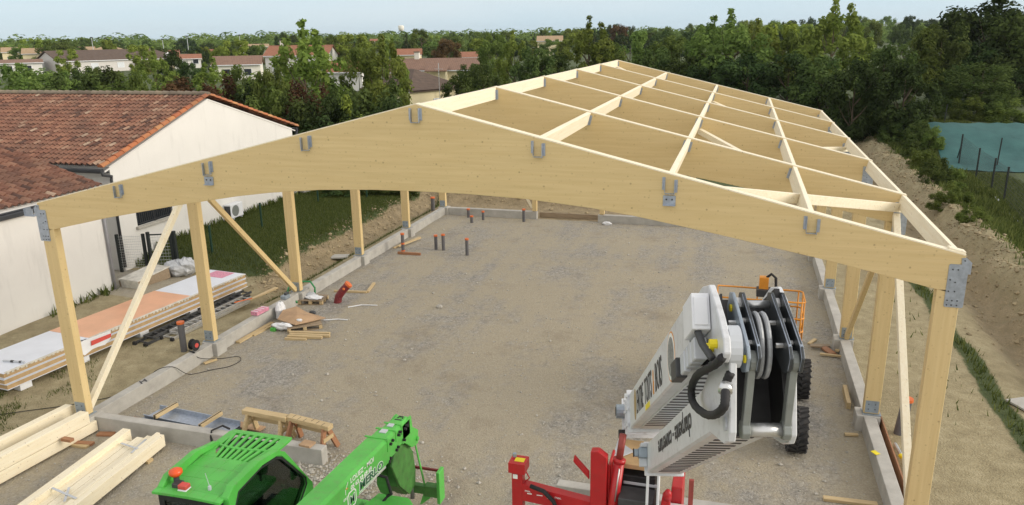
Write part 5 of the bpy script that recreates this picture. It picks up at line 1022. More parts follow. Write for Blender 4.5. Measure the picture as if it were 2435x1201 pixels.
m = MB().mat('orange_paint'); disc(m, 4.90, .26, .27, .245, .001, .003); m.mat('white_print'); disc(m, 4.90, .26, .25, .228, .003, .0045); m.mat('grey_print'); disc(m, 4.90, .26, .21, .19, .0045, .006); m.mat('gold_print'); disc(m, 1.08, .26, .16, .22, .001, .003); m.build('round_emblem', up_)
m = lb(MB().mat('yellow'), 2.45, 2.95, -.003, -.001, .015, .085); m.mat('sticker_red'); lb(m, -.75, -.55, .03, .0395, .1, .46); m.mat('dark_grey'); lb(m, -.5, -.4, .03, .0395, .3, .48); m.build('warning_label', up_)
m = MB().mat('steel_grey').tube([L(-.9, -.14, .38), L(-.9, .0, .38)], .12, 14).mat('dark_grey').tube([L(-.9, -.15, .38), L(-.9, -.141, .38)], .08, 12).mat('black_steel'); lb(m, -1.05, -.9, -.1, .02, -.05, .08); m.mat('white_paint'); lb(m, -1.15, -1.02, -.1, .04, -.25, -.06); m.build('swing_motor', up_, .006)
text('charpente - couverture', .30, frame(LB(4.05, .147, .09), -bd, -bu), 'dark_print', low, depth=.002, bold=.003, stretch=.92)
# red base
base = MB().mat('machine_red').prism([(13.72, -3.05, -.1), (13.98, -3.05, -.1), (13.98, -3.05, 2.72), (13.84, -3.05, 2.82), (13.72, -3.05, 2.80)], (0, -.14, 0)).b2((13.98, -3.10, -.1), (14.02, -2.6, 2.55)).b2((14.98, -3.3, -.1), (15.14, -2.5, 2.45)).b2((13.72, -3.9, .0), (15.2, -2.4, .5)).prism([(14.72, -3.3, 1.2), (14.98, -3.3, 1.2), (14.98, -3.3, 2.35), (14.86, -3.3, 2.35)], (0, -.12, 0)).prism([(13.70, -3.12, 2.28), (13.70, -3.12, 2.42), (13.46, -3.12, 2.68), (13.44, -3.12, 2.56)], (0, -.05, 0)); base.build('turret', lf, .012)
MB().mat('machine_red').tube([(14.03, -3.22, 1.3), (14.15, -3.05, 2.62)], .085, 14).tube([(14.145, -3.057, 2.60), (14.155, -3.045, 2.66)], .10, 14).mat('rust_red').tube([(14.15, -3.05, 2.66), (14.19, -2.98, 3.05)], .055, 12).mat('aluminium').tube([(14.12, -3.22, 2.0), (14.17, -3.16, 2.55)], .012, 6).build('lift_cylinder', lf, smooth=True)
MB().mat('insulation').b2((14.03, -2.88, 2.40), (14.80, -2.1, 2.48)).mat('light_grey').prism([(14.0, -2.88, 2.49), (14.32, -2.5, 2.49), (14.0, -2.2, 2.49)], (0, 0, .012)).build('turret_deck', lf, .006)
m = MB().mat('dark_grey').b2((14.18, -3.3, 1.2), (14.72, -2.92, 2.12)).mat('light_grey').b2((14.2, -2.915, 2.14), (14.74, -2.89, 2.2)).mat('black_steel').b2((14.05, -2.91, 1.3), (14.70, -2.5, 2.30)); m.build('engine_cover', lf, .01)
m = MB().mat('white_plastic').b2((14.97, -3.75, 1.2), (15.22, -3.32, 2.2)).b2((14.62, -3.5, 2.0), (14.66, -3.44, 2.75)).b2((14.78, -3.5, 2.0), (14.82, -3.44, 2.75)).b2((14.6, -3.52, 1.96), (14.84, -3.42, 2.05)); m.build('electric_cabinet', lf, .012)
MB().mat('machine_red').tube([(14.94, -3.42, 2.30), (14.94, -3.42, 2.42), (14.94, -3.42, 2.47)], [.06, .06, .03], 12).build('accumulator', lf, smooth=True)
MB().mat('rust_red').bar((15.27, -3.3, .2), (15.27, -3.3, 2.62), .07, .05).build('rear_strut', lf)
m = MB().mat('machine_red').b2((12.40, -3.08, -.3), (12.58, -2.92, 2.24)).b2((12.36, -3.14, 2.18), (12.64, -2.86, 2.36)).mat('yellow').b2((12.44, -3.06, 2.36), (12.60, -2.94, 2.365)).mat('steel_grey').tube([(12.41, -2.92, 2.36), (12.41, -2.92, 2.42)], .035, 8).mat('white_print').b2((12.42, -3.084, 2.05), (12.50, -3.08, 2.13)); ot = m.build('outrigger_leg', lf, .01)
m = MB().mat('machine_red').prism([(12.58, -3.08, 1.66), (13.74, -3.08, 1.58), (13.74, -3.08, 1.82), (12.58, -3.08, 1.96)], (0, .16, 0)).mat('machine_red').tube([(12.6, -3.0, 2.2), (12.68, -3.0, 2.05), (12.60, -3.0, 1.96)], .012, 6).mat('white_print').b2((12.66, -3.084, 1.80), (12.74, -3.081, 1.82)).b2((12.82, -3.084, 1.80), (12.92, -3.081, 1.815)).b2((13.0, -3.084, 1.77), (13.1, -3.081, 1.785)); ob = m.build('outrigger_beam', lf, .01)
text('min.', .06, frame((12.62, -3.083, 1.84), (1, 0, -.07), (0, 0, 1)), 'white_print', ob); text('max.', .06, frame((13.12, -3.083, 1.80), (1, 0, -.07), (0, 0, 1)), 'white_print', ob)
MB().mat('black_rubber').tube([(12.72, -3.1, 1.97), (12.95, -3.13, 1.93), (13.12, -3.15, 1.78), (13.25, -3.16, 1.45), (13.35, -3.1, 1.1)], .035, 8).build('outrigger_hose', ob, smooth=True)
m = MB().mat('machine_red').b2((15.9, -3.08, -.3), (16.08, -2.92, 1.2)).b2((15.2, -3.08, .9), (15.9, -2.93, 1.14)).build('outrigger_leg', lf, .01)
m = MB().mat('black_rubber').b2((13.7, -4.4, -.42), (14.1, -1.9, .1)).b2((14.9, -4.4, -.42), (15.3, -1.9, .1)); m.build('track', lf, .08)

# ------------------------------------------------------------------ second lift behind the knuckle
g = thing('rough_terrain_lift', (16.6, 4.8, TG), 'dark rough terrain lift with an orange basket, half hidden behind the white knuckle', 'aerial lift')
def wheel(x, y, rz=0):
    X = Matrix.Rotation(rz, 3, 'Z'); m = MB().mat('tyre_rubber'); c = Vector((x, y, .12)); ax_ = X @ Vector((1, 0, 0))
    m.tube([c-ax_*.21, c-ax_*.18, c+ax_*.18, c+ax_*.21], [.42, .49, .49, .42], 26)
    for k in range(20):
        a_ = k*2*math.pi/20
        for sg, ph in ((-1, 0), (1, .157)): d_ = Vector((0, math.cos(a_+ph), math.sin(a_+ph))); m.box(c+X @ (Vector((sg*.10, 0, 0))+d_*.505), (.24, .075, .06), X @ Matrix.Rotation(a_+ph-math.pi/2, 3, 'X') @ Matrix.Rotation(sg*.45, 3, 'Z'))
    wo = m.build('wheel', g); MB().mat('grey_paint').tube([c-ax_*.215, c+ax_*.215], .25, 16).build('rim', wo)
wheel(17.36, 3.55); wheel(17.62, 6.45); wheel(15.95, 5.15, .3); wheel(15.85, 7.6)
MB().mat('dark_grey').prism([(16.0, 4.7, .15), (17.05, 3.45, .15), (17.15, 3.75, .15), (17.35, 6.9, .15), (16.0, 7.6, .15)], (0, 0, .85)).build('chassis', g, .05)
MB().mat('black_steel').b2((16.2, 4.6, 1.01), (17.0, 7.0, 1.7)).build('turntable', g, .06)
bk = MB().mat('orange_paint'); x0, x1, y0, y1, zb, zt2 = 15.34, 17.56, 6.4, 7.4, 1.05, 2.25
for z in (zt2, zb+.75, zb+.38, zb): bk.tube([(x0, y0, z), (x1-.08, y0, z), (x1, y0+.08, z), (x1, y1-.08, z), (x1-.08, y1, z), (x0, y1, z), (x0, y0, z)], .024, 8)
for x, y in ((x0, y0), (x1-.08, y0), (x1, y0+.2), (x1, y1-.2), (x1-.1, y1), (x0, y1), (16.4, y0), (16.4, y1)): bk.tube([(x, y, zb), (x, y, zt2)], .02, 8)
bk.build('basket', g, smooth=True); MB().mat('black_steel').b2((x0, y0, zb-.06), (x1, y1, zb-.035)).b2((15.5, 6.45, zb+.1), (17.2, 6.5, zt2-.1)).build('basket_floor', g)
MB().mat('orange_paint').b2((16.42, 7.2, 2.2), (16.66, 7.42, 2.62)).mat('dark_grey').b2((16.36, 7.1, 2.1), (16.74, 7.45, 2.3)).mat('black_rubber').tube([(16.6, 7.3, 2.6), (16.72, 7.28, 2.72), (16.84, 7.25, 2.62), (16.86, 7.2, 2.3)], .04, 8).build('control_post', g, .01)

# ------------------------------------------------------------------ loose site things
def single(m, name, label, cat, loc, group=None, bevel=0, smooth=False):
    o = m.build(name, origin=loc, bevel=bevel, smooth=smooth); return tag(o, label, cat, group)
G0 = -.42
# insulated panel stack along the white wing
ps = thing('panel_stack', (-3.6, 6, G0), 'long stack of white insulated panels with an orange protective film in the middle', 'panel stack')
pd = Vector((1.0, 9.7, 0)).normalized(); pn = Vector((-pd.y, pd.x, 0)); PO = Vector((-3.42, .98, 0)); PM = Matrix((pd, pn, Vector((0, 0, 1)))).transposed(); PLEN, PWID = 9.75, 1.75
pp = lambda a_, b_, z: PO+pd*a_+pn*b_+Vector((0, 0, z))
def pbox(m, a0, a1, b0, b1, z0, z1): return m.box(pp((a0+a1)/2, (b0+b1)/2, (z0+z1)/2), (a1-a0, b1-b0, z1-z0), PM)
for k, z in enumerate((-.24, -.06, .12)):
    dj = (.03, -.02, 0)[k]; m = MB().mat('insulation'); pbox(m, .02+dj, PLEN-.02+dj, .015, PWID-.015, z+.02, z+.145); m.mat('panel_white'); pbox(m, dj, PLEN+dj, 0, PWID, z, z+.02); pbox(m, dj, PLEN+dj, 0, PWID, z+.145, z+.165); m.build('panel', ps)
m = MB().mat('white_plastic')
for a_ in (.4, 2.3, 4.6, 6.8, 9.1): pbox(m, a_, a_+.35, .02, .3, G0, -.241); pbox(m, a_, a_+.35, PWID-.3, PWID-.02, G0, -.241)
m.build('foam_block', ps)
m = MB().mat('orange_film'); pbox(m, 2.75, 6.95, -.004, PWID+.004, .286, .292); f_ = m.build('film', ps)
m = MB().mat('film_clear')
for k in range(70): a_ = .1+k*.138; pbox(m, a_, a_+rnd.uniform(.05, .11), rnd.uniform(-.012, -.006), rnd.uniform(.02, .07), rnd.uniform(.20, .26), .294)
pbox(m, .05, PLEN-.05, -.007, .045, .279, .2935); m.mat('panel_white'); pbox(m, 2.45, 2.75, -.01, .1, .15, .294); m.build('wrap_edge', ps)
m = MB().mat('white_plastic'); m.add([pp(2.3, -.02, .30), pp(3.5, -.02, .27), pp(3.45, -.04, .02), pp(3.2, -.05, -.10), pp(2.8, -.04, -.06), pp(2.45, -.06, -.16), pp(2.3, -.03, 0)], [(0, 1, 2, 3, 4, 5, 6)]).mat('sticker_red').add([pp(2.75, -.055, .2), pp(3.48, -.05, .18), pp(3.44, -.055, .06), pp(2.72, -.06, .05)], [(0, 1, 2, 3)]); m.build('torn_label', ps)
m = MB().mat('pink'); pbox(m, 9.0, 9.7, .5, 1.4, .286, .291); m.build('film_remnant', ps)
m = MB().mat('light_grey').bar((-4.15, 1.63, .315), (-3.45, 1.70, .315), .05, .05).mat('dark_grey').bar((-3.9, 1.655, .318), (-3.8, 1.665, .318), .052, .052).bar((-3.62, 1.683, .318), (-3.55, 1.69, .318), .052, .052); single(m, 'spirit_level', 'grey spirit level lying on the near white end of the panel stack', 'spirit level', (-3.8, 1.66, .3))
# ladders
def ladder(p, q, wd, mat, z, name, label, n, dbl=True):
    p, q = Vector(p), Vector(q); a_ = (q-p).normalized(); s_ = Vector((-a_.y, a_.x, 0)); t_ = thing(name, (p.x, p.y, G0), label, 'ladder')
    for lay in range(2 if dbl else 1):
        off = a_*(.35*lay); m = MB().mat(mat); zz = z+lay*.1
        for sg in (-1, 1): m.bar(p+off+s_*sg*(wd/2-lay*.04)+Vector((0, 0, zz)), q+off*.4+s_*sg*(wd/2-lay*.04)+Vector((0, 0, zz)), .035, .09)
        m.build('side_rails', t_)
        m = MB().mat(mat)
        for k in range(n): c = p.lerp(q, (k+.5)/n)+off*.6+Vector((0, 0, zz)); m.bar(c-s_*(wd/2-lay*.04-.02), c+s_*(wd/2-lay*.04-.02), .04, .035)
        m.build('rungs', t_)
    MB().mat('black_rubber').box(p+s_*wd/2+Vector((0, 0, z)), (.12, .08, .1)).box(p-s_*wd/2+Vector((0, 0, z)), (.12, .08, .1)).build('foot', t_)
    return t_
ladder((-2.5, 5.0, 0), (-2.12, 10.1, 0), .45, 'dark_grey', G0+.06, 'extension_ladder', 'weathered dark extension ladder lying beside the panel stack', 15)
ladder((-1.98, 5.6, 0), (-1.72, 9.5, 0), .46, 'aluminium', G0+.06, 'aluminium_ladder', 'bright aluminium ladder lying beside the darker one', 14)
single(MB().mat('raw_plank_y').bar((-1.76, 8.5, G0+.04), (-1.46, 11.2, G0+.05), .16, .05), 'plank', 'long pale plank lying past the end of the aluminium ladder', 'plank', (-1.6, 9.9, G0))
single(MB().mat('orange_cap').tube([(-1.5, 8.6, -.1), (-1.25, 9.3, -.15)], .02, 6), 'orange_bar', 'thin orange tipped bar lying over the ladder end', 'bar', (-1.4, 9, -.2))
# wrapped pack and bag by the wing
t = thing('wrapped_pack', (-6.55, 9.95, -.25), 'flat pack under clear plastic leaning by the corner of the white wing', 'pack'); X = Matrix.Rotation(R(-8), 3, 'Z') @ Matrix.Rotation(R(6), 3, 'X')
MB().mat('old_plank').box((-6.55, 9.95, 0), (.95, 1.6, .42), X).build('stack', t, .01); m = MB().mat('film_clear').box((-6.55, 9.95, .24), (1.0, 1.66, .05), X).box((-6.55, 9.14, .02), (.98, .02, .38), X); m.build('plastic_cover', t, .02)
m = MB().mat('grey_bag'); m.sphere((-6.05, 11.2, .12), (.55, .45, .34), 16, 9, .1).sphere((-5.7, 11.35, .18), (.4, .38, .36), 14, 8, .12).sphere((-6.45, 11.15, .0), (.4, .22, .16), 12, 7, .15).tube([(-6.5, 11.2, .0), (-6.9, 11.1, -.05)], [.12, .03], 6); single(m, 'rubble_sack', 'crumpled grey white rubble sack on the gravel before the gate', 'sack', (-6.05, 11.2, -.1))
single(MB().mat('concrete').box((-1.5, 16.4, -.55), (.75, .55, .06), Matrix.Rotation(.3, 3, 'Z')), 'cover_slab', 'small flat concrete cover lying in the ditch beside the fourth column', 'slab', (-1.5, 16.4, -.56))
# pipes
def pipe(x, y, h_, r_, label, band=False, lean=(0, 0), z=G0):
    t_ = thing('drain_pipe', (x, y, z), label, 'pipe', 'grey drain pipes with orange caps'); q = Vector((x+lean[0], y+lean[1], z+h_))
    MB().mat('pipe_grey').tube([(x, y, z-.1), q], r_, 14).build('pipe', t_, smooth=False); MB().mat('orange_cap').tube([q, q+Vector((0, 0, .07))], r_*1.18, 14).build('cap', t_)
    if band: MB().mat('orange_cap').tube([Vector((x, y, z)).lerp(q, .42), Vector((x, y, z)).lerp(q, .52)], r_*1.1, 12).tube([(x, y, z), (x, y, z+.05)], r_*1.2, 12).build('collar', t_)
pipe(1.15, 17.48, .78, .075, 'grey drain pipe with an orange ring halfway, behind the red plank', True)
pipe(2.53, 18.1, .62, .075, 'grey drain pipe, shorter one of the close pair on the gravel'); pipe(2.92, 18.04, .70, .075, 'grey drain pipe, taller one of the close pair on the gravel'); pipe(4.27, 17.49, .72, .075, 'grey drain pipe standing alone right of the close pair')
pipe(1.83, 24.6, .42, .08, 'grey drain pipe touching the back wall near the corner'); pipe(2.42, 23.44, .32, .08, 'shortest grey drain pipe just in front of the back wall'); pipe(2.80, 24.2, .42, .07, 'thin grey drain pipe by the middle of the back wall'); pipe(5.03, 24.3, .62, .08, 'tall grey drain pipe at the right end of the back wall section')
pipe(-.76, 25.9, .68, .11, 'thick grey drain pipe outside the far left corner column'); pipe(19.8, 4.95, .85, .12, 'leaning thick grey drain pipe outside the right wall', False, (.12, .1))
pipe(-.77, 4.94, .92, .10, 'black grey drain pipe beside the cable reel and second left column', False, (-.04, .05))
t = thing('cable_duct', (1.7, 10.4, G0), 'fat dark red corrugated duct with an orange cap leaning out of the gravel', 'duct')
pts = [Vector((1.66, 10.36, G0-.05)), Vector((1.72, 10.38, -.2)), Vector((1.88, 10.42, .02)), Vector((2.08, 10.48, .24))]; q = []
for i in range(3):
    for k in range(8): q.append(pts[i].lerp(pts[i+1], k/8))
MB().mat('duct_red').tube(q+[pts[3]], [.135+.008*(i % 2) for i in range(25)], 14).build('duct', t); MB().mat('orange_cap').tube([pts[3], pts[3]+Vector((.05, .015, .055))], .15, 16).sphere((2.0, 10.30, .14), .05).build('cap', t)
# pallets
def pallet(x, y, rz, name, label, wx_=1.15, wy_=1.0, z=G0):
    t_ = thing(name, (x, y, z), label, 'pallet'); X = Matrix.Rotation(rz, 3, 'Z'); c = Vector((x, y, z))
    m = MB().mat('old_plank')
    for k in range(6): m.box(c+X @ Vector((0, -wy_/2+.08+k*(wy_-.16)/5, .15)), (wx_, .13, .022), X)
    m.build('deck', t_); m = MB().mat('raw_plank')
    for i in (-1, 0, 1):
        for j in (-1, 0, 1): m.box(c+X @ Vector((i*(wx_/2-.06), j*(wy_/2-.07), .075)), (.11, .12, .12), X)
    m.build('blocks', t_); m = MB().mat('old_plank')
    for j in (-1, 0, 1): m.box(c+X @ Vector((0, j*(wy_/2-.07), .006)), (wx_, .11, .016), X)
    m.build('runners', t_); return t_
pallet(1.75, 7.85, .65, 'pallet', 'wooden pallet under torn cardboard near the pale planks'); pallet(.75, 10.2, .2, 'pallet', 'broken pallet under white sheet beside the third left column', .95, .75)
m = MB().mat('cardboard').add([(.95, 7.55, -.12), (1.75, 7.35, -.18), (2.1, 7.85, -.2), (2.35, 8.3, -.22), (1.5, 8.5, -.16), (.95, 8.75, -.08), (.75, 8.2, -.05), (1.5, 7.9, -.02), (.95, 7.55, -.14), (1.75, 7.35, -.2), (2.1, 7.85, -.22), (2.35, 8.3, -.24), (1.5, 8.5, -.18), (.95, 8.75, -.1), (.75, 8.2, -.07), (1.5, 7.9, -.06)], [(0, 1, 7), (1, 2, 7), (2, 3, 7), (3, 4, 7), (4, 5, 7), (5, 6, 7), (6, 0, 7)]+[(8, 9, 1, 0), (9, 10, 2, 1), (10, 11, 3, 2), (11, 12, 4, 3), (12, 13, 5, 4), (13, 14, 6, 5), (14, 8, 0, 6)]); single(m, 'cardboard_sheet', 'torn brown cardboard lying over the pallet', 'cardboard', (1.5, 8, -.2))
m = MB().mat('white_plastic').sphere((1.25, 7.32, -.26), (.38, .16, .12), 12, 7, .2).sphere((1.62, 7.45, -.16), (.1, .07, .06), 8, 5, .2).mat('pale_blue').tube([(1.45, 7.75, -.055), (1.45, 7.75, -.035)], .16, 14) if 'pale_blue' in M else MB().mat('white_plastic').sphere((1.25, 7.32, -.26), (.38, .16, .12), 12, 7, .2).sphere((1.75, 7.62, -.12), (.12, .07, .06), 8, 5, .2); single(m, 'plastic_sheet', 'scrap of white plastic hanging from the cardboard corner', 'plastic', (1.25, 7.3, -.3))
single(MB().mat('machine_green').box((1.0, 7.18, G0+.06), (.18, .1, .12)), 'green_box', 'small green box under the white plastic scrap', 'box', (1.0, 7.18, G0))
single(MB().mat('dark_grey').sphere((1.45, 8.95, G0+.07), (.14, .1, .08), 10, 6), 'dark_bucket', 'small dark tub behind the cardboard', 'tub', (1.45, 8.95, G0))
m = MB().mat('white_plastic').sphere((.85, 10.1, -.20), (.36, .2, .07), 14, 7, .18).mat('grey_bag').sphere((.55, 10.3, -.19), (.26, .2, .09), 12, 7, .2); single(m, 'plastic_sheet', 'white and grey plastic sheet crumpled on the broken pallet', 'plastic', (.8, 10.2, -.25))
hs = [(.02+.55*math.cos(k*.25), 10.15+.5*math.sin(k*.25), G0+.05+.42*max(0, math.sin(k*.25*.5))) for k in range(3, 18)]; single(MB().mat('hose_green').tube([(.42, 9.65, -.3), (-.02, 9.72, .02), (-.1, 10.0, .16), (.12, 10.4, .26), (.42, 10.65, .2), (.62, 10.6, -.02), (.66, 10.5, -.2)], .035, 8), 'green_hose', 'green garden hose looped over the wall by the third left column', 'hose', (.3, 10.1, -.2), smooth=True)
m = MB().mat('white_plastic').sphere((.56, 8.35, -.12), (.17, .22, .32), 12, 9, .08).sphere((.62, 8.3, -.34), (.22, .2, .09), 10, 6, .1); single(m, 'cement_bag', 'white bag standing against the inner side of the left wall', 'bag', (.56, 8.35, G0))
m = MB().mat('pink').box((.2, 7.68, .06), (.26, .62, .12), Matrix.Rotation(-.1, 3, 'Z')).mat('white_plastic')
for k in range(4): m.box((.155+.02*k, 7.45+.16*k, .061), (.27, .03, .126), Matrix.Rotation(-.1, 3, 'Z'))
single(m, 'pink_pack', 'pink and white striped pack lying on the left wall top beside the white bag', 'pack', (.2, 7.7, 0))
single(MB().mat('steel_grey').box((.2, 9.25, .05), (.22, .3, .12)).mat('dark_grey').box((.2, 9.35, .14), (.1, .22, .08)), 'tool_box', 'blue grey tool box on the left wall top near the third column', 'tool box', (.2, 9.3, 0), bevel=.01)
def planks(lst, name, label, cat, mat='raw_plank', group=None):
    m = MB().mat(mat)
    for p, q, wd, ht in lst: m.bar(p, q, wd, ht)
    c = (Vector(lst[0][0])+Vector(lst[0][1]))/2; return single(m, name, label, cat, (c.x, c.y, G0), group)
def plank(p, q, wd, ht, label, mat='raw_plank', name='plank'): return planks([(p, q, wd, ht)], name, label, 'plank', mat, 'loose planks and offcuts on site')
g = G0+.035
plank((1.68, 7.08, g+.03), (3.05, 7.32, g+.03), .12, .07, 'pale plank at the back of the four piled planks'); plank((1.80, 6.92, g+.03), (3.16, 7.12, g+.03), .11, .08, 'darker ended plank, second of the four piled planks'); plank((1.82, 6.76, g+.03), (2.98, 6.94, g+.03), .12, .08, 'pale plank, third of the four piled planks'); plank((1.80, 6.62, g), (2.52, 6.73, g), .10, .07, 'shortest plank in front of the piled planks')
plank((1.6, 7.16, g), (2.6, 7.4, g), .14, .06, 'grey old plank half under the pallet', 'old_plank')
plank((.95, 11.42, g), (2.25, 11.60, g), .10, .07, 'plank lying behind the red duct'); plank((2.27, 11.62, g), (2.02, 12.7, g), .10, .07, 'plank set at an angle to the one behind the red duct', 'raw_plank_y')
plank((.55, 17.75, g), (.95, 19.9, g), .12, .05, 'pale plank leaning along the wall by the fifth column', 'raw_plank_y'); plank((.72, 17.9, g+.05), (1.12, 19.6, g+.05), .10, .05, 'second pale plank by the fifth column', 'raw_plank_y'); plank((1.12, 16.98, g+.02), (2.22, 17.0, g+.02), .09, .11, 'reddish plank on edge before the ringed drain pipe', 'red_plank')
plank((.48, 5.95, g), (.56, 7.8, g), .16, .06, 'long pale plank along the inner left wall', 'raw_plank_y'); plank((.62, 6.6, g), (.72, 7.6, g), .09, .05, 'thin pale plank beside the long one at the left wall', 'raw_plank_y'); plank((.5, 4.25, g), (.66, 4.62, g), .1, .05, 'short offcut on the gravel near the second left column', 'raw_plank_y')
plank((.55, 8.75, g), (.66, 9.35, g), .1, .05, 'brown offcut between the white bag and the broken pallet', 'red_plank'); plank((.62, 8.6, g), (.95, 8.75, g), .1, .05, 'short red brown offcut beside the white bag', 'red_plank')
for i, (p, q, wd, lb_, mt) in enumerate([((18.15, 10.3), (18.38, 10.75), .1, 'pale stick at the top of the offcut heap by the right wall', 'raw_plank'), ((18.2, 10.15), (18.75, 10.25), .16, 'brown board across the offcut heap by the right wall', 'old_plank'), ((18.55, 10.05), (18.78, 9.55), .22, 'wide brown board in the middle of the offcut heap', 'red_plank'), ((18.4, 9.45), (19.0, 9.4), .09, 'pale stick in front of the offcut heap', 'raw_plank'), ((18.9, 9.75), (19.0, 9.95), .12, 'small block at the right of the offcut heap', 'raw_plank'), ((18.15, 9.95), (18.5, 9.98), .12, 'short brown board at the left of the offcut heap', 'old_plank')]): plank((p[0], p[1], g+.015*i), (q[0], q[1], g+.015*i), wd, .05, lb_, mt)
plank((18.82, 7.1, g+.06), (18.80, 6.0, g+.06), .1, .2, 'board on edge along the inner right wall', 'raw_plank_y'); plank((18.55, 4.55, g), (18.85, 4.6, g), .09, .05, 'small offcut beneath the second right plinth'); plank((17.8, 1.58, g), (18.85, 1.62, g), .14, .06, 'pale plank cut off by the lower frame edge near the right wall')
planks([((19.42, 5.5, -.25), (19.42, .6, -.25), .03, .30)], 'formwork_board', 'brown formwork board standing along the outside of the right wall', 'board', 'red_plank')
planks([((5.58, 25.5, -.28), (8.85, 25.5, -.28), .05, .26)], 'threshold_board', 'old brown board closing the gap in the back wall', 'board', 'old_plank')
single(MB().mat('aluminium').tube([(19.62, 4.3, -.36), (19.66, 3.7, -.34), (19.72, 3.2, -.36), (19.75, 2.4, -.34)], .045, 8).mat('yellow').tube([(19.64, 3.75, -.34), (19.68, 3.6, -.34)], .055, 8), 'steel_prop', 'silver adjustable prop lying outside the right wall', 'prop', (19.7, 3.4, G0))
single(MB().mat('yellow').box((18.98, 3.1, .003), (.12, .16, .012), Matrix.Rotation(.6, 3, 'Z')), 'wood_chip', 'yellowish chip lying on the right wall top', 'chip', (18.98, 3.1, 0))
for x, y, lb_ in ((.75, .45, 'reddish board leaning off the front wall corner'), (1.02, .48, 'small reddish offcut next to the leaning board')): pass
plank((.72, -.12, g), (1.12, -.02, g), .16, .05, 'short reddish offcut between the two timber bundles', 'red_plank'); plank((.55, -.62, g), (.98, -.55, g), .14, .06, 'reddish sleeper under the stacked beams', 'red_plank'); plank((4.05, -.25, g), (4.3, -.18, g), .16, .05, 'brown offcut before the front wall under the cab corner', 'red_plank')
single(MB().mat('cardboard').box((6.48, .18, .012), (.30, .24, .05), Matrix.Rotation(-.1, 3, 'Z')), 'packing_board', 'square brown board lying on the end of the front wall', 'board', (6.48, .18, 0))
# stones and scraps
single(MB().mat('stone').sphere((5.59, 10.73, G0+.04), (.13, .1, .07), 10, 6, .1), 'stone', 'lone pale stone in the middle of the gravel', 'stone', (5.59, 10.73, G0)); single(MB().mat('white_plastic').sphere((9.4, 24.6, G0+.06), (.24, .12, .10), 10, 6, .15), 'white_scrap', 'white scrap by the right piece of back wall', 'scrap', (9.4, 24.6, G0))
single(MB().mat('white_plastic').add([(21.9, 18.6, -.36), (22.5, 18.9, -.38), (22.6, 19.3, -.35), (22.0, 19.1, -.33)], [(0, 1, 2, 3)]), 'white_scrap', 'white scrap of sheet lying on the sand past the right column', 'scrap', (22.2, 19, -.4)); single(MB().mat('concrete').box((23.2, 7.3, -.36), (.55, .7, .05), Matrix.Rotation(.5, 3, 'Z')), 'pale_slab', 'pale flat slab beside the grass strip on the sand', 'slab', (23.2, 7.3, -.4))
# timber bundles at the front left
st = thing('beam_stack', (.3, -3.5, G0), 'stacked pale glulam beams lying before the near corner column by the panel stack', 'timber stack'); sk = -.085
def ybeam(m, x, w_, y0, z0, z1, L=8): return m.prism([(x, y0, z0), (x+w_, y0, z0), (x+w_, y0, z1), (x, y0, z1)], (sk*L, -L, 0))
for x, w_, y0, z0, z1 in ((.36, .24, .03, G0+.05, -.10), (.34, .25, -.16, -.085, .23), (-.36, .24, .05, G0+.05, -.10), (-.34, .22, .06, -.085, .22)): ybeam(MB().mat('spruce_y'), x, w_, y0, z0, z1).build('beam', st, .008)
MB().mat('raw_plank').b2((-.45, -.75, G0-.02), (.95, -.55, G0+.05)).b2((-.7, -4.2, G0-.02), (.75, -4.0, G0+.05)).build('sleeper', st); MB().mat('red_plank').b2((.58, -1.05, -.10), (.86, -.93, -.03)).build('wedge', st)
s2 = thing('plank_bundle', (2.4, -3.5, G0), 'strapped bundle of pale planks on the gravel beside the green cab', 'timber stack'); sk = .09
for x, w_, y0, z0, z1 in ((1.70, .22, -.28, -.34, -.0), (1.94, .2, -.55, -.34, -.14), (2.15, .2, -.35, -.34, -.13), (2.36, .2, -.25, -.34, -.12), (2.57, .10, -.16, -.34, -.05), (2.68, .16, -.22, -.34, -.05)): ybeam(MB().mat('spruce_y'), x, w_, y0, z0, z1).build('plank', s2, .006)
MB().mat('raw_plank').b2((1.7, -.95, G0-.02), (2.95, -.78, -.345)).b2((1.9, -3.6, G0-.02), (3.2, -3.4, -.345)).build('sleeper', s2)
m = MB().mat('light_grey'); m.bar((2.05, -.75, -.10), (2.72, -.95, -.035), .05, .012).bar((2.5, -.45, -.10), (2.72, -1.15, -.03), .05, .012).bar((2.0, -2.75, -.02), (2.95, -2.95, -.03), .05, .012).bar((2.4, -2.6, -.08), (2.8, -3.1, -.03), .05, .012); m.build('strap', s2)
# steel troughs on the gravel by the front wall
t = thing('steel_troughs', (2.8, .8, G0), 'grey folded steel sections strapped under two battens behind the front wall', 'steel sections'); X = Matrix.Rotation(-.085, 3, 'Z'); c = Vector((2.78, .76, 0))
for k in range(3):
    m = MB().mat('steel_grey' if k < 2 else 'galvanised'); z = -.38+k*.085; w_ = .30-.02*k
    P_ = [(-w_-.03, .11), (-w_, .11), (-w_+.02, .008), (w_-.02, .008), (w_, .11), (w_+.03, .11), (w_+.03, .102), (w_+.006, .102), (w_-.012, 0), (-w_+.012, 0), (-w_-.006, .102), (-w_-.03, .102)]
    m.prism([c+X @ Vector((-1.3+.03*k, a_, z+b_)) for a_, b_ in P_], X @ Vector((2.6, 0, 0))); m.build('steel_section', t)
for xx in (-.78, .66):
    MB().mat('raw_plank_y').box(c+X @ Vector((xx, .02, -.055)), (.10, .74, .09), X).build('batten', t); MB().mat('black_rubber').box(c+X @ Vector((xx, .02, -.007)), (.025, .76, .006), X).box(c+X @ Vector((xx, -.365, -.2)), (.025, .008, .39), X).build('strap', t)
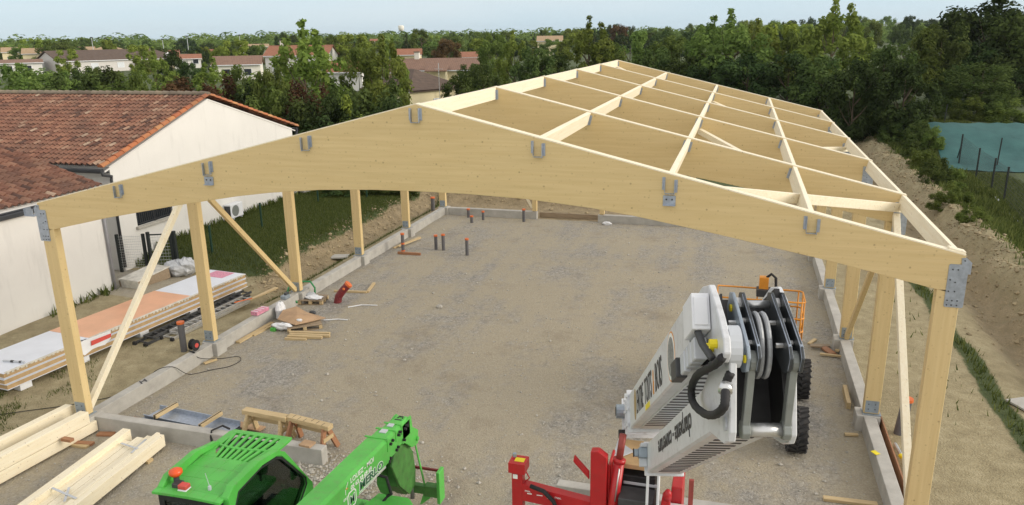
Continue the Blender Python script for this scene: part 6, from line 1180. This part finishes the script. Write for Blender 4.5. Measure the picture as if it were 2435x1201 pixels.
plank((.95, .78, g), (1.5, .72, g), .14, .04, 'brown offcut poking out from under the steel sections', 'red_plank'); plank((3.3, 1.25, g), (4.6, 1.15, g), .25, .03, 'brown board lying behind the steel sections', 'cardboard')
single(MB().mat('black_rubber').tube([(4.05, .38, .04), (3.93, .12, .03), (3.95, .04, -.1), (4.0, .0, -.3)], .025, 6).tube([(4.05, .38, .04), (4.3, .3, .03)], .025, 6), 'black_strap', 'black strap end hanging over the front wall', 'strap', (4.0, .2, 0))
# saw trestles
def trestle(x, y, rz, label, top, leg, notched):
    t_ = thing('saw_trestle', (x, y, G0), label, 'trestle', 'wooden saw trestles'); X = Matrix.Rotation(rz, 3, 'Z'); c = Vector((x, y, G0)); H_ = .66
    m = MB().mat(top).box(c+X @ Vector((0, 0, H_)), (1.28, .2, .12), X); m.build('top_beam', t_, .008)
    if notched:
        m = MB().mat('black_rubber')
        for k in range(6): m.box(c+X @ Vector((-.45+k*.18, rnd.uniform(-.04, .04), H_+.06)), (.012, .13, .004), X)
        m.build('saw_cut', t_)
    for i in (-1, 1):
        for j in (-1, 1): MB().mat(leg).bar(c+X @ Vector((i*.48, j*.055, H_-.05)), c+X @ Vector((i*.56, j*.30, 0)), .13, .06, X @ Vector((1, 0, 0))).build('leg', t_)
        MB().mat(top).box(c+X @ Vector((i*.53, 0, .36)), (.05, .36, .10), X).build('spreader', t_)
    MB().mat(top).box(c+X @ Vector((0, .12, .45)), (1.0, .03, .16), X).build('rail', t_)
trestle(4.98, .82, -.07, 'pale wooden saw trestle nearer the steel sections', 'raw_plank', 'raw_plank', False); trestle(6.22, .74, -.16, 'saw trestle with a sawn top and reddish legs', 'raw_plank', 'red_plank', True)
# cable reel and cable
t = thing('cable_reel', (.2, 4.2, -.01), 'black cable reel with a red hub on the left wall beside the second column', 'cable reel')
MB().mat('black_rubber').tube([(.08, 4.32, .17), (.10, 4.32, .17)], .17, 18).tube([(.26, 4.28, .17), (.28, 4.28, .17)], .17, 18).tube([(.10, 4.32, .17), (.26, 4.28, .17)], .12, 16).bar((.05, 4.2, 0), (.32, 4.12, 0), .03, .03).build('drum', t); MB().mat('sticker_red').tube([(.281, 4.28, .17), (.30, 4.277, .17)], .07, 14).build('hub', t)
cb = [(.24, 4.1, .05), (.42, 4.2, -.2), (.75, 4.75, G0+.015), (1.15, 5.0, G0+.015), (1.42, 4.75, G0+.015), (1.36, 4.3, G0+.015), (1.0, 3.95, G0+.015), (.55, 3.5, G0+.02), (.37, 3.1, -.01), (.1, 2.7, .0), (-.1, 2.3, G0+.05), (-.5, 1.75, G0+.02), (-1.3, 1.0, G0+.02), (-2.2, .4, G0+.02), (-3.2, -.3, G0+.02)]
cs_ = []
for i in range(len(cb)-1):
    for k in range(6):
        t_ = k/6; p0, p1, p2, p3 = (Vector(cb[max(0, min(len(cb)-1, i+d_))]) for d_ in (-1, 0, 1, 2)); cs_.append(.5*((2*p1)+(p2-p0)*t_+(2*p0-5*p1+4*p2-p3)*t_**2+(3*p1-p0-3*p2+p3)*t_**3))
single(MB().mat('black_rubber').tube(cs_, .010, 6), 'power_cable', 'thin black power cable trailing from the reel over the left wall', 'cable', (.5, 4, -.3), smooth=True)
single(MB().mat('white_plastic').tube([(2.35, 9.9, G0+.02), (2.7, 10.25, G0+.02), (3.3, 10.35, G0+.02)], .02, 5), 'loose_string', 'thin pale string on the gravel right of the red duct', 'string', (2.7, 10.2, G0)); single(MB().mat('white_plastic').tube([(2.15, 8.5, G0+.02), (2.6, 8.7, G0+.02), (2.95, 8.72, G0+.02)], .022, 5), 'white_stick', 'thin pale stick on the gravel right of the cardboard', 'stick', (2.5, 8.6, G0))
# clamps left on the first wall bay
single(MB().mat('dark_grey').bar((.14, 2.05, -.01), (.3, 1.95, -.01), .03, .02).bar((.16, 2.2, -.01), (.33, 2.1, -.01), .03, .02).bar((.22, 2.15, -.008), (.22, 2.0, -.008), .02, .012), 'steel_clamp', 'short dark steel clamp on the left wall top', 'clamp', (.2, 2.1, 0))

paint('clod', (.33, .27, .17), .95, 0, .35, 3)
# loose stones on the gravel
rs = random.Random(9); vs = []; fs = []
for i in range(9000):
    if i < 1800: x, y = rs.gauss(7.6, 1.0), rs.gauss(-.1, .45)
    else: x, y = rs.uniform(.5, 18.8), rs.uniform(-3, 24.8)
    s_ = min(.075, .014*math.exp(rs.gauss(0, .55))+.006)*(1.35 if i < 1800 else 1); z = H(x, y)+s_*.3; o_ = len(vs); an = rs.uniform(0, 3.14); cx_, sx_ = math.cos(an)*s_, math.sin(an)*s_
    k1, k2 = rs.uniform(.6, 1.2), rs.uniform(.5, .9); vs += [(x+cx_, y+sx_, z), (x-sx_*k1, y+cx_*k1, z+.1*s_), (x-cx_*k2, y-sx_*k2, z), (x+sx_*k2, y-cx_*k2, z-.1*s_), (x+rs.uniform(-.3, .3)*s_, y, z+s_*rs.uniform(.45, .8)), (x, y, z-s_)]
    fs += [(o_+a_, o_+(a_+1) % 4, o_+4) for a_ in range(4)]+[(o_+(a_+1) % 4, o_+a_, o_+5) for a_ in range(4)]
me = bpy.data.meshes.new('gravel'); me.from_pydata(vs, [], fs); me.materials.append(M['stone']); o = bpy.data.objects.new('gravel', me); col.objects.link(o); tag(o, 'loose grey stones strewn over the gravel floor', 'gravel', kind='stuff')
rs = random.Random(21); vs = []; fs = []
for i in range(7500):
    if i < 5200: x, y = rs.gauss(25.9, .9), rs.uniform(7, 63)
    elif i < 6400: x, y = rs.gauss(-2.2, .5), rs.uniform(11, 27)
    else: x, y = rs.uniform(-3, 19), rs.gauss(28.6, .8)
    s_ = min(.16, .03*math.exp(rs.gauss(0, .6))+.012); z = H(x, y)+s_*.25; o_ = len(vs); an = rs.uniform(0, 3.14); cx_, sx_ = math.cos(an)*s_, math.sin(an)*s_; k1 = rs.uniform(.6, 1.1)
    vs += [(x+cx_, y+sx_, z), (x-sx_*k1, y+cx_*k1, z+.1*s_), (x-cx_*.8, y-sx_*.8, z), (x+sx_*k1, y-cx_*k1, z-.1*s_), (x+rs.uniform(-.3, .3)*s_, y, z+s_*rs.uniform(.4, .75)), (x, y, z-s_)]
    fs += [(o_+a_, o_+(a_+1) % 4, o_+4) for a_ in range(4)]+[(o_+(a_+1) % 4, o_+a_, o_+5) for a_ in range(4)]
me = bpy.data.meshes.new('dirt'); me.from_pydata(vs, [], fs); me.materials.append(M['clod']); o = bpy.data.objects.new('dirt', me); col.objects.link(o); tag(o, 'clods of dry earth scattered over the mound and ditch banks', 'dirt', kind='stuff')
split_parts({'slide_bolt', 'link_spacer', 'grease_cap', 'strap', 'boom_collar', 'link_bolt', 'foam_block', 'warning_label', 'valve_block', 'sleeper', 'rack_rail', 'wear_pad_cover', 'saw_cut', 'foot', 'logo_mark', 'swing_motor', 'hose_sheave', 'turret_deck', 'electric_cabinet', 'porch_post', 'bracket', 'chassis', 'engine_cover', 'flange', 'track', 'knuckle_lining'})

# ------------------------------------------------------------------ thin summer haze
hm = bpy.data.materials.new('haze'); hm.use_nodes = True; ht = hm.node_tree; ht.nodes.remove(ht.nodes['Principled BSDF'])
pv = ht.nodes.new('ShaderNodeVolumePrincipled'); pv.inputs['Color'].default_value = (.80, .90, 1.0, 1); pv.inputs['Density'].default_value = .00009; pv.inputs['Anisotropy'].default_value = .2
ht.links.new(pv.outputs[0], ht.nodes['Material Output'].inputs['Volume']); M['haze'] = hm
zs = [z for x, y, z in vs_ground]; o = MB().mat('haze').b2((XS[0]-5, YS[0]-5, min(zs)-1), (XS[-1]+5, YS[-1]+5, max(zs)+14)).build('haze', origin=(0, 0, 0)); tag(o, 'thin haze of the evening air', 'haze', kind='stuff')
